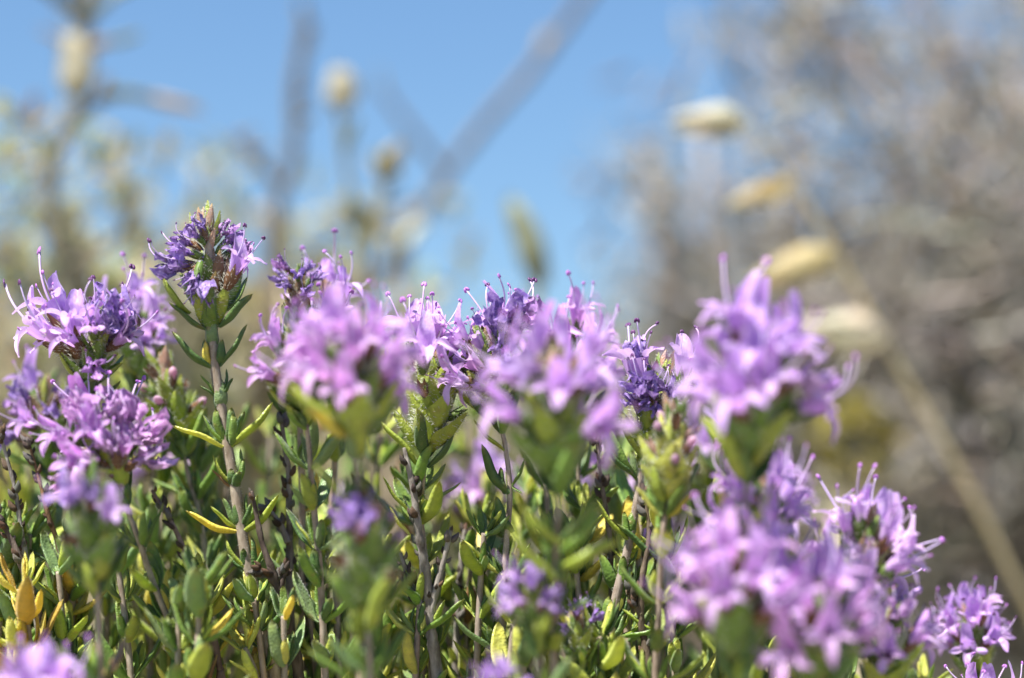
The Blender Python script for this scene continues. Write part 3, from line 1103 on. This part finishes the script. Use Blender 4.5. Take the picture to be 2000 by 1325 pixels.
sprig('low blurred lilac thyme head beside the larger pinkish clusters',
      [(1478, 1110, -17), (1475, 1200, -17), (1470, 1340, -17)], dict(s=1.0, nf=13, p_open=.9, p_wilt=.1, tone=LILAC, old=False), hair=0, low=.1)
sprig('blurred pink-violet thyme cluster above pale straw-coloured bracts',
      [(1440, 1295, -31), (1440, 1370, -31), (1440, 1450, -31)], dict(s=1.2, nf=17, p_open=.9, p_wilt=.1, tone=PINK, old=False), hair=0, low=.1)
sprig('largest blurred lilac thyme cluster in the low row',
      [(1600, 1350, -30), (1600, 1420, -30), (1600, 1500, -30)], dict(s=1.15, nf=17, p_open=.85, p_wilt=.15, tone=PINK, old=False), hair=0, low=.1)
sprig('thyme head fanning lilac flowers and stamens out towards the grey shrub',
      [(1650, 1205, -12), (1625, 1280, -12), (1605, 1360, -12)], dict(s=1.15, nf=15, p_open=.95, p_wilt=.05, tone=PALE, old=False), hair=0, low=.1)
sprig('low lilac thyme head with violet withered flowers under the fanned head',
      [(1725, 1350, -14), (1715, 1420, -14), (1710, 1500, -14)], dict(s=.95, nf=14, p_open=.7, p_wilt=.3, tone=LILAC), hair=0, low=.1)
sprig('lone outlying violet thyme head under the leaning straw stalk',
      [(1905, 1320, 14), (1910, 1390, 14), (1900, 1450, 14)], dict(s=.82, nf=18, p_open=.65, p_wilt=.25, tone=LILAC), hair=0, low=.1)
sprig('thyme head just topping the others below, only sharp magenta anthers and lip tips showing',
      [(1925, 1520, 0), (1925, 1580, 0), (1920, 1600, 0)], dict(s=1.0, nf=13, p_open=.95, p_wilt=.05, old=False), hair=0, nodes=False)
sprig('heavily blurred low lilac thyme head among yellow leaves',
      [(78, 1500, -30), (80, 1560, -30), (80, 1620, -30)], dict(s=.95, nf=13, p_open=1, p_wilt=0, tone=LILAC, old=False), hair=0, nodes=False)


def S_extra(root, rg, dd):
    xflower(root, rg, dd, [(705, 1070, 690, 985, 0, -1, 'wilt', (0.40, 0.22, 0.66), False), (700, 1070, 705, 1000, -1, -2, 'wilt', (0.40, 0.22, 0.66), False), (700, 1060, 675, 1000, -1, -2, 'wilt', (0.45, 0.26, 0.70), False)])


sprig('blurred green thyme bud spike crowned with one small violet flower',
      [(718, 1195, -26), (720, 1260, -26), (722, 1340, -26)], dict(s=1.25, nf=12, p_open=0, p_wilt=.0, bcol=GREEN), extra=S_extra, hair=0, low=.1)


def T_extra(root, rg, dd):
    xflower(root, rg, dd, [(170, 1010, 95, 945, -1, -3, 'open', (0.40, 0.26, 0.66), False), (190, 1000, 130, 925, -1, -2, 'open', LILAC, False), (195, 1040, 225, 975, -2, -4, 'open', LILAC, False)])


sprig('leafy blurred thyme shoot with two drooping violet flowers below the shaggy mauve head',
      [(188, 1120, -21), (192, 1190, -21), (195, 1330, -21)], dict(s=1.1, nf=6, p_open=0, p_wilt=.2, bcol=GREEN), extra=T_extra, hair=0, low=.1)
sprig('small round blurred lilac thyme head low beside the middle stem',
      [(1045, 1240, -24), (1055, 1330, -24), (1055, 1420, -24)], dict(s=.62, nf=13, p_open=.75, p_wilt=.25, tone=(0.46, 0.28, 0.70)), hair=0, low=.1)
sprig('small blurred violet thyme head lowest among the grey stems',
      [(975, 1415, -30), (975, 1470, -30), (975, 1560, -30)], dict(s=.55, nf=12, p_open=.8, p_wilt=.2, tone=(0.46, 0.26, 0.70)), hair=0, nodes=False)
sprig('short thyme shoot with a single clump of dark violet dried petals',
      [(1135, 1290, -8), (1140, 1340, -8), (1145, 1420, -8)], dict(s=.6, nf=8, p_open=0, p_wilt=1, tone=(0.20, 0.08, 0.42), lift=1), hair=0, low=.1)
ANCHORS = ((176, 0, 'the wide-spread long-stamened head'), (95, 15, 'the soft violet head'), (230, -7, 'the shaggy mauve head'), (300, 17, 'the pale lilac head'), (420, 0, 'the tallest sprig'),
           (585, 6, 'the small withered violet head'), (660, 10, 'the upright lilac flowers'), (700, -20, 'the broad pink-lilac head'), (830, 0, 'the hairy bract cone'), (985, 0, 'the crisp middle sprig'),
           (1090, -22, 'the large blurred lilac head'), (1125, 12, 'the magenta-anthered lilac head'), (1230, 0, 'the violet-collared sprig'), (1300, -13, 'the knobbly bud cluster'), (1465, -24, 'the tall blurred lilac head'),
           (1450, -27, 'the pink-violet cluster'), (1600, -25, 'the largest low cluster'))


def beside(x, dd):
    ax, ad, nm = min(ANCHORS, key=lambda a: abs(a[0] - x) + abs(a[1] - dd) * 2.5)
    return ('behind ' if dd - ad > 9 else 'in front of ' if dd - ad < -6 else 'beside ') + nm


for bx, by, dd in ((1215, 1000, 36), (950, 1060, 34), (1390, 985, 34), (1515, 1070, 30), (1290, 1180, 40), (335, 970, 36)):
    sprig('lilac thyme head glimpsed between stems ' + beside(bx, dd), [(bx, by, dd), (bx + 5, by + 80, dd), (bx, by + 250, dd), (bx, by + 420, dd)],
          dict(s=.95, nf=12, p_open=.95, p_wilt=.05, tone=PALE, stam=2), group='lilac heads behind the front stems', hair=0, low=.1, fasc=1)

# yellowing and leafy shoots without flowers
for i, (path, lab) in enumerate((
        ([(38, 1150, -3), (55, 1230, -3), (60, 1335, -2)], 'thyme shoot tip with a rosette of bright yellow leaves by the dark twig'),
        ([(140, 1150, 5), (125, 1240, 5), (110, 1335, 6)], 'thyme shoot with upright yellow leaves rising from a grey stem'),
        ([(478, 1265, -2), (500, 1320, -2), (510, 1390, -2)], 'thyme shoot with spread olive-yellow leaves at the foot of the tallest stem'),
        ([(20, 1270, -4), (45, 1335, -4), (60, 1400, -4)], 'low yellow-leaved thyme shoot beside the heavily blurred lilac head'))):
    sprig(lab, path, palette=(YELLOW, YELLOW, LIME, (0.42, 0.30, 0.05)), hair=0, spacing=.0030, start=0.0, lmax=.0072 if i != 2 else .0058, fasc=4 if i != 2 else 2)
RF = random.Random(7)
PAL = (GREEN, DKGREEN, GREEN, YGREEN, YGREEN, GREYGREEN, LIME)
shoots = []
for i in range(12):                                   # short fresh side shoots
    shoots.append((30 + i * 118 + RF.uniform(-40, 40), RF.uniform(1020, 1200), RF.uniform(-3, 9)))
for i in range(22):                                   # in and near the focused plane
    x = -20 + i * 74 + RF.uniform(-30, 30)
    shoots.append((x, RF.uniform(930, 1180), RF.uniform(2, 14)))
for x, y, dd in ((1500, 1230, 8), (1560, 1260, 14), (1640, 1270, 6), (1720, 1300, 18), (1810, 1330, 10), (1570, 1220, 26)):
    shoots.append((x, y, dd))
for i in range(6):                                    # before it
    shoots.append((RF.uniform(0, 1500), RF.uniform(1130, 1260), RF.uniform(-16, -4)))
for i in range(14):                                   # a lit second row further back
    shoots.append((-60 + i * 112 + RF.uniform(-40, 40), RF.uniform(770, 900), RF.uniform(28, 60)))
for i in range(18):                                   # behind
    shoots.append((-60 + i * 90 + RF.uniform(-30, 30), RF.uniform(800, 1000), RF.uniform(16, 45)))
for x, y, dd in shoots:
    if x > 1480:
        y = max(y, 1215)
    if 290 < x < 600 and -20 < dd < 12:
        y = max(y, 1140)
    k = RF.uniform(-30, 30)
    sprig('flowerless leafy thyme shoot ' + beside(x, dd), [(x, y, dd), (x + k * .4, y + 80, dd), (x + k, y + 260, dd), (x + k, y + 420, dd)], group='leafy thyme shoots without flowers',
          palette=PAL, hair=60 if abs(dd) < 8 else 0, spacing=.0036 * RF.uniform(.8, 1.2), start=0.0, lmax=RF.uniform(.0058, .0076), fasc=3 if dd < 16 else 2, low=.1)


# ------------------------------------------------------------------ dead twigs in the cushion
def scale_mesh():
    v, f = [], []
    tube([V((0, 0, 0)), V((0, .35, .05)), V((.03, .7, .16)), V((.02, 1, .34))], [.22, .30, .2, .04], 6, v, f)
    return mesh('bud_scale', v, f, [M_BARK])


SCALE = scale_mesh()


def dry_twig(label, path, r0, r1, col, forks=(), scales=26, seed=1):
    rg = random.Random(900 + seed)
    pts = [at(*p) for p in path]
    full = to_ground(list(pts), rg)
    root = thing('dry_twig', label, 'twig', full[-1].copy())
    sm = stem_part(root, [pts[0] + (pts[0] - pts[1]).normalized() * .0015] + full, r0 * .35, r1, rg, col, mat=M_BARK, knob=.28, sides=9)
    for fk in forks:
        stem_part(root, [at(*p) for p in fk], r0 * .3, r1 * .6, rg, col, name='side_twig', mat=M_BARK, knob=.28, sides=8)
    lines = [sm] + [catmull([at(*p) for p in fk], 8) for fk in forks]
    for k in range(scales):
        ln = rg.choice(lines)
        vis = [i for i in range(1, len(ln)) if ln[i].z > LOW]
        if not vis:
            continue
        i = rg.choice(vis[:max(3, int(len(vis) * .7))])
        t = (ln[i - 1] - ln[i]).normalized()
        o = rot_about(t.orthogonal().normalized(), t, rg.uniform(0, 6.28))
        L = rg.uniform(.0006, .0015)
        part('bud_scale', SCALE, root, Matrix.Translation(ln[i] + o * r0 * .55) @ basis(o * .8 + t * .7, t) @ Matrix.Scale(L, 4), jit(rg, rg.choice((DARKBARK, (.30, .19, .12), GREYBARK)), .2))


dry_twig('slender grey dead twig rising beside the yellow leaf rosette', [(5, 865, 2), (28, 950, 2), (42, 1040, 2), (52, 1100, 2), (75, 1220, 3), (85, 1335, 3)], .00035, .0007, GREYBARK, seed=1)
dry_twig('leaning dark brown dead twig crossing below the yellow leaf rosette', [(-30, 970, 0), (10, 1030, 0), (45, 1110, 0), (85, 1240, 1), (100, 1335, 1)], .0005, .0009, DARKBARK, seed=2)
dry_twig('knotty dark dead twig standing right of the tallest stem', [(553, 845, 5), (563, 920, 5), (565, 990, 5), (566, 1100, 6), (570, 1335, 7)], .0005, .0008, (.27, .24, .21), scales=40, seed=3,
         forks=([(520, 990, 5), (545, 1020, 5), (563, 1060, 5)],))
dry_twig('black-brown forked dead twig leaning against the tallest stem', [(497, 985, -1.5), (512, 1060, -1.5), (530, 1110, -1.5), (545, 1160, -1), (570, 1240, 0), (585, 1335, 1)], .0005, .0009, DARKBARK, scales=30, seed=4,
         forks=([(500, 1112, -2), (520, 1120, -1.5), (538, 1140, -1.2)], [(563, 1105, -1), (553, 1130, -1), (545, 1155, -1)]))
dry_twig('thick grey dead twig with a dark knotted top below the hairy bract cone', [(795, 900, -1), (808, 960, -1), (818, 1040, -1), (833, 1130, 0), (842, 1230, 0), (855, 1335, 0)], .0006, .0010, GREYBARK, scales=44, seed=5,
         forks=([(882, 1030, 0), (868, 1090, 0), (852, 1150, 0), (840, 1200, 0)], [(782, 1080, 0), (805, 1150, 0), (833, 1200, 0)]))
dry_twig('thin bare dead twig behind the pale lilac blur in the middle', [(1168, 885, 4), (1176, 950, 4), (1190, 1040, 4), (1195, 1140, 5), (1195, 1335, 6)], .0004, .0006, (.24, .19, .15), seed=6)
dry_twig('jointed brown dead twig beside the stem of the violet-collared sprig', [(1262, 985, -1), (1268, 1050, -1), (1255, 1130, -1), (1252, 1210, -1), (1270, 1310, -1), (1275, 1350, -1)], .0004, .0008, (.22, .17, .12), scales=30, seed=7,
         forks=([(1232, 1145, -1), (1240, 1180, -1), (1252, 1200, -1)],))
dry_twig('reddish-brown bare dead twig slanting under the shaggy mauve head', [(310, 980, -4), (345, 1040, -4), (378, 1120, -4), (405, 1200, -3), (428, 1300, -3), (432, 1345, -3)], .0004, .0007, (.24, .17, .14), scales=18, seed=8)
dry_twig('straight greyish dead twig behind the thick forked one', [(905, 1060, 9), (897, 1150, 9), (890, 1335, 9)], .0005, .0008, GREYBARK, scales=16, seed=9)
dry_twig('thin rusty dead twig with papery husks under the leafy violet shoot', [(62, 885, 3), (80, 950, 3), (95, 1010, 3), (120, 1100, 4), (135, 1335, 5)], .0003, .0006, (.30, .18, .10), scales=24, seed=10)

# ------------------------------------------------------------------ straw-coloured grass
def glume_mesh():
    v, f = [], []
    n, m = 9, 7
    for i in range(n):
        t = i / (n - 1)
        wd = max(.015, .17 * math.sin(math.pi * (t * .8 + .13)) * (1 - t ** 5))
        for k in range(m):
            s = -1 + 2 * k / (m - 1)
            v.append(V((wd * s, t, .10 * math.sin(math.pi * t) + .9 * wd * (1 - s * s) * .7)))
    for i in range(n - 1):
        for k in range(m - 1):
            f.append((i * m + k, i * m + k + 1, (i + 1) * m + k + 1, (i + 1) * m + k))
    return mesh('glume', v, f, [M_STRAW])


GLUME = glume_mesh()
STRAW = (0.72, 0.62, 0.36)
CREAM = (0.85, 0.80, 0.64)


def grass():
    rg = random.Random(5)
    dd = 112
    pts = [at(*p, dd) for p in ((1540, 345), (1580, 405), (1640, 508), (1740, 690), (1850, 880), (1960, 1090), (2060, 1320))]
    e = pts[-1]
    pts += [V((e.x + .012, e.y, .06)), V((e.x + .02, e.y, ground_z(e.x + .02, e.y) - .002))]
    root = thing('dry_grass_stalk', 'leaning straw-coloured grass stalk with four drooping pale spikelets', 'grass', pts[-1].copy())
    stem_part(root, pts, .0004, .0009, rg, (0.66, 0.57, 0.37), mat=M_STRAW, sides=8)
    stem_part(root, [at(*p, dd) for p in ((1455, 231), (1500, 280), (1542, 348))], .00018, .0003, rg, (0.66, 0.57, 0.37), name='side_stem', mat=M_STRAW, sides=6)
    for (bx, by, tx, ty, wide, col) in ((1460, 232, 1295, 245, 1.15, CREAM), (1545, 352, 1412, 410, .95, STRAW), (1632, 492, 1450, 562, 1.05, STRAW), (1735, 655, 1520, 642, 1.15, CREAM)):
        b, t = at(bx, by, dd), at(tx, ty, dd - 1)
        d = t - b
        L = d.length
        # short stalk of the spikelet
        v, f = [], []
        c = b + d * .9
        tube([b - root.location, b + d * .5 - root.location, c - root.location], [.0005, .0006, .0003], 6, v, f)
        sp = bpy.data.objects.new('spikelet', mesh('spikelet', v, f, [M_STRAW]))
        COL.objects.link(sp)
        sp.parent = root
        sp.color = (*col, 1)
        for k in range(14):
            q = k / 14
            side = 1 if k % 2 else -1
            base = b + d * (q * .52)
            roll = rg.uniform(-1.2, 1.2)
            up = V((0, 0, 1)) * math.cos(roll) + V((0, -1, 0)) * math.sin(roll)
            n2 = (up * side - d.normalized() * (up * side).dot(d.normalized())).normalized()
            dirn = d.normalized() + n2 * .09
            M = Matrix.Translation(base - root.location) @ basis(dirn, n2) @ Matrix.Diagonal((L * (.60 - .3 * q) * wide * 1.35, L * (.60 - .12 * q), L * (.60 - .3 * q) * wide * 1.35, 1))
            sub('glume', GLUME, sp, M, jit(rg, col, .1))


grass()


# ------------------------------------------------------------------ scrub behind the cushion
def leaf_quads(verts, faces, tint, p, d, up, L, W, col):
    """a folded, arched leaf of six faces"""
    y = d.normalized()
    x = y.cross(up)
    x = x.normalized() if x.length > 1e-6 else y.orthogonal().normalized()
    z = x.cross(y)
    b = len(verts)
    for t, wd, h in ((0, .12, 0), (.35, 1, .05), (.7, .8, .06), (1, .05, -.04)):
        c = p + y * (L * t) + z * (L * h)
        verts.extend((c - x * W * wd + z * W * wd * .3, c, c + x * W * wd + z * W * wd * .3))
        tint.extend((col,) * 3)
    for i in range(3):
        for k in range(2):
            faces.append((b + i * 3 + k, b + i * 3 + k + 1, b + i * 3 + k + 4, b + i * 3 + k + 3))


def joined(root, name, verts, faces, mat, tint):
    me = mesh(name, [v - root.location for v in verts], faces, [mat], None, True, tint)
    o = bpy.data.objects.new(name, me)
    COL.objects.link(o)
    o.parent = root
    o['kind'] = 'stuff'
    return o


def ground_pt(p):
    return V((p.x, p.y, ground_z(p.x, p.y) - .003))


def twig_shrub(label, cpx, cpy, dd, rad, n, cols, seed, flat=1.0, rr=(.0004, .0010), leafy=0, lcols=(), name='dry_shrub', holes=0.0, squash_y=1.0, lsize=.005):
    """a dome of wiry crossing twigs grown from a few stems"""
    rg = random.Random(seed)
    c = at(cpx, cpy, dd)
    foot = ground_pt(V((c.x, c.y, 0)))
    root = thing(name, label, 'shrub', foot.copy())
    tips = []
    for k in range(9):
        a = rg.uniform(0, 6.28)
        q = V((math.cos(a) * rad * .45, math.sin(a) * rad * .45 * squash_y, 0))
        top = c + q + V((0, 0, rad * rg.uniform(-.3, .35)))
        mid = foot.lerp(top, .5) + V((rg.uniform(-.01, .01), rg.uniform(-.01, .01), 0)) * (rad / .1)
        v, f = [], []
        pl = catmull([foot + q * .08, mid, top], 6)
        tube(pl, [.0028 - .0016 * i / len(pl) for i in range(len(pl))], 6, v, f)
        me = mesh('branch', [x - foot for x in v], f, [M_TWIG], None, True, [jit(rg, cols[0])] * len(v))
        o = bpy.data.objects.new('branch', me)
        COL.objects.link(o)
        o.parent = root
        tips += pl[len(pl) // 2:]
    verts, faces, tint = [], [], []
    lv, lf, lt = [], [], []
    for k in range(n):
        d = V((rg.gauss(0, 1), rg.gauss(0, 1), rg.gauss(.1, 1))).normalized()
        r = rad * rg.random() ** .45
        p = c + V((d.x * r, d.y * r * squash_y, d.z * r * flat))
        if p.z < foot.z + .002:
            continue
        if holes and noise.noise(p * (2.2 / rad) + V((seed, 0, 0))) > .35 - holes * max(0, (p.z - c.z) / rad):
            continue
        g = (d * .5 + V((rg.uniform(-1, 1), rg.uniform(-1, 1), rg.uniform(-.6, .9)))).normalized()
        L = rad * rg.uniform(.10, .26)
        pts = [p - g * L * .5]
        for j in range(3):
            g = (g + V((rg.uniform(-.4, .4), rg.uniform(-.4, .4), rg.uniform(-.3, .4)))).normalized()
            pts.append(pts[-1] + g * L * .33)
        r0 = rg.uniform(*rr)
        b = len(verts)
        tube(pts, [r0, r0 * .9, r0 * .7, r0 * .35], 4, verts, faces, False)
        col = jit(rg, rg.choice(cols), .22)
        tint.extend((col,) * (len(verts) - b))
        for j in range(leafy):
            q = pts[rg.randrange(1, 4)]
            dl = V((rg.uniform(-1, 1), rg.uniform(-1, 1), rg.uniform(-.3, 1)))
            leaf_quads(lv, lf, lt, q, dl, V((0, 0, 1)), lsize * rg.uniform(.6, 1.3), lsize * rg.uniform(.15, .28), jit(rg, rg.choice(lcols), .2))
    joined(root, 'twigs', verts, faces, M_TWIG, tint)
    if lv:
        joined(root, 'foliage', lv, lf, M_VEG, lt)
    return root


GREYT = ((.37, .345, .31), (.44, .41, .37), (.28, .255, .22), (.16, .14, .12), (.38, .33, .26))
DARKT = ((.26, .24, .18), (.20, .18, .13), (.34, .31, .24), (.14, .12, .09))
TANT = ((.48, .40, .27), (.42, .36, .24), (.30, .25, .16))
SAGE = ((.42, .47, .33), (.54, .56, .40), (.28, .33, .18), (.66, .58, .30), (.72, .64, .46))
OLIVE = ((.38, .40, .15), (.48, .44, .16), (.26, .28, .12), (.56, .47, .17))

twig_shrub('tall dead grey shrub of dense wiry twigs behind the straw grass', 1980, 600, 235, .090, 5000, GREYT, 11, flat=1.1, rr=(.00035, .00085), holes=.66, leafy=1, lcols=((.32, .30, .26), (.40, .37, .32), (.22, .20, .16), (.36, .31, .22)), lsize=.0045)
twig_shrub('thin outer veil of grey twigs on the open-sky side of the dead shrub', 1420, 330, 250, .038, 110, GREYT, 12, flat=1.0, rr=(.0004, .0010), holes=.3)
twig_shrub('broad low grey-brown shrub at the foot of the dead one', 1640, 1060, 300, .085, 2200, DARKT, 13, flat=.85, rr=(.0006, .0014), leafy=1, lcols=OLIVE)
twig_shrub('dull olive-grey shrub filling the gap below the open sky', 1130, 1100, 380, .085, 1900, GREYT + TANT, 14, flat=.8, rr=(.0006, .0013), leafy=2, lcols=SAGE + OLIVE)
twig_shrub('small yellow-olive bush in front of the grey-brown shrub', 1660, 880, 150, .008, 60, TANT, 15, flat=1, rr=(.0003, .0006), leafy=3, lcols=((.30, .26, .05), (.24, .21, .05)), name='yellow_bush')
twig_shrub('grey-green bush with yellowed leaves under the curved branch', 120, 925, 170, .048, 480, TANT, 16, flat=.85, rr=(.0004, .0009), leafy=4, lcols=SAGE + OLIVE, name='scrub_bush', lsize=.006)
twig_shrub('sage and straw coloured bush behind the small withered thyme head', 520, 1045, 230, .060, 600, TANT + GREYT, 17, flat=.8, rr=(.0004, .0010), leafy=4, lcols=SAGE, name='scrub_bush', lsize=.006)
twig_shrub('pale straw-green bush below the long diagonal stick', 850, 1100, 260, .065, 900, TANT + GREYT, 18, flat=.75, rr=(.0004, .0010), leafy=4, lcols=SAGE + OLIVE, name='scrub_bush', lsize=.006)
twig_shrub('darker green bush behind the grey-green one', 240, 1000, 420, .095, 1300, TANT + GREYT, 19, flat=.75, rr=(.0005, .0012), leafy=4, lcols=SAGE + OLIVE + ((.10, .13, .05),), name='scrub_bush', lsize=.008)


def restuff(me, mat):
    m2 = me.copy()
    m2.materials.clear()
    m2.materials.append(mat)
    return m2


BLADES = [restuff(m, M_STRAW) for m in BROAD]


def stalk(label, path, dd, r0, r1, col, leaves=(), name='dead_stalk', cat='stalk', rand_leaves=0, lcols=SAGE, lsize=.006, side=()):
    rg = random.Random(len(label) * 7 + int(dd))
    pts = [at(*p, dd) for p in path]
    e = pts[-1]
    g = ground_pt(e + V((rg.uniform(-.01, .01), 0, 0)))
    pts += [e.lerp(g, .5), g]
    root = thing(name, label, cat, g.copy())
    lines = [stem_part(root, pts, r0, r1, rg, col, mat=M_BARK, knob=.25, sides=8)]
    for s in side:
        lines.append(stem_part(root, [at(*p, dd) for p in s], r0 * .6, r0 * .9, rg, col, name='side_branch', mat=M_BARK, knob=.2, sides=7))
    for (bx, by, tx, ty, wd, c) in leaves:
        b, t = at(bx, by, dd), at(tx, ty, dd - 2)
        add_leaf(root, b, t, b + V((0, .01, .03)), c, rg, wd, rg.choice(BLADES), 'leaf')
    for k in range(rand_leaves):
        ln = rg.choice(lines)
        i = rg.randrange(0, max(2, int(len(ln) * .6)))
        d = V((rg.uniform(-1, 1), rg.uniform(-1, 1), rg.uniform(-.2, 1))).normalized()
        add_leaf(root, ln[i], ln[i] + d * lsize * rg.uniform(.6, 1.4), ln[i] + V((0, 0, .02)), jit(rg, rg.choice(lcols), .2), rg, rg.uniform(.8, 1.3), rg.choice(BLADES), 'leaf')


CRM, GLD, SGE = (.74, .70, .56), (.55, .40, .14), (.34, .38, .24)
stalk('curved grey-green branch with pale and golden leaves against the sky', [(172, -60), (168, 40), (160, 150), (150, 220), (110, 290), (95, 380), (110, 500), (120, 640)], 125, .0009, .0017, (.27, .25, .18),
      leaves=[(150, 190, 125, 60, 1.6, CRM), (160, 100, 215, 80, 1.2, GLD), (215, 85, 275, 68, .8, SGE), (150, 90, 70, 60, .8, GLD), (170, 30, 110, -20, .7, SGE), (170, 30, 240, -15, .8, SGE), (170, 0, 190, -30, 1.0, GLD),
              (300, 190, 395, 225, 1.3, (.62, .50, .36)), (200, 175, 300, 190, .7, SGE), (190, 200, 215, 150, .9, GLD), (60, 240, 70, 180, 1.0, (.50, .36, .28)), (20, 330, 15, 290, 1.5, CRM)],
      side=([(330, 205), (250, 185), (190, 200), (140, 240)], [(10, 200), (60, 250), (108, 295)], [(70, -30), (130, 10), (168, 40)], [(250, -30), (200, 10), (170, 45)], [(215, 320), (255, 370), (240, 450), (130, 520)]),
      rand_leaves=24, name='leafy_branch', cat='branch')
stalk('upright dark dead flower stalk with a thickened tip', [(602, 45), (590, 95), (579, 160), (577, 250), (570, 330), (545, 390), (540, 560)], 165, .0012, .0011, (.20, .17, .13),
      rand_leaves=16, lcols=TANT, lsize=.004, side=([(455, 270), (500, 310), (550, 370)],), leaves=[(500, 310, 455, 265, 1.3, (.50, .36, .24))])
stalk('slender stalk tipped with one cream seed head', [(662, 190), (672, 290), (685, 400), (690, 560)], 135, .0005, .0009, (.36, .36, .24),
      leaves=[(664, 215, 658, 130, 2.0, CRM), (664, 215, 668, 138, 1.9, CRM), (672, 300, 700, 230, .8, SGE)], name='seed_stalk')
stalk('long diagonal grey stick crossing the open sky', [(1190, -70), (1110, 40), (1040, 135), (930, 262), (850, 375), (790, 470), (735, 560), (690, 640)], 190, .0010, .0015, (.22, .20, .19), name='bare_stick', cat='stick',
      side=([(745, 175), (800, 250), (868, 335)], [(640, 420), (700, 440), (800, 450)]), rand_leaves=5, lcols=TANT)
stalk('short stalk with one tan oval leaf beside the diagonal stick', [(760, 350), (735, 440), (720, 560)], 130, .0006, .0009, (.30, .26, .17), leaves=[(750, 355, 790, 280, 1.7, (.60, .52, .34)), (748, 360, 765, 290, 1.5, (.60, .52, .34)), (728, 470, 700, 400, 1.2, (.26, .20, .11))], name='seed_stalk', rand_leaves=6)
stalk('pale green blade-leaved stalk below the clear patch of sky', [(1000, 440), (1030, 520), (1050, 640)], 130, .0006, .0010, (.40, .42, .28), leaves=[(1052, 545, 985, 385, 1.1, (.52, .56, .40)), (1060, 560, 1010, 420, .9, (.48, .50, .34))], name='seed_stalk')
for cx, cy, dd, rad, n, lab in ((250, 520, 150, .026, 50, 'loose tuft of thin pale-leaved twigs beside the curved branch'), (420, 500, 190, .026, 45, 'sparse straw-tipped tuft left of the dark dead flower stalk'),
                                (690, 570, 180, .028, 60, 'sparse tuft of tan twigs around the slender seed stalk'), (30, 480, 140, .026, 60, 'yellowish leafy tuft at the foot of the curved branch')):
    twig_shrub(lab, cx, cy, dd, rad, n, TANT + GREYT, int(cx), flat=.9, rr=(.0003, .0007), leafy=2, lcols=SAGE + OLIVE, name='scrub_tuft', lsize=.0065)
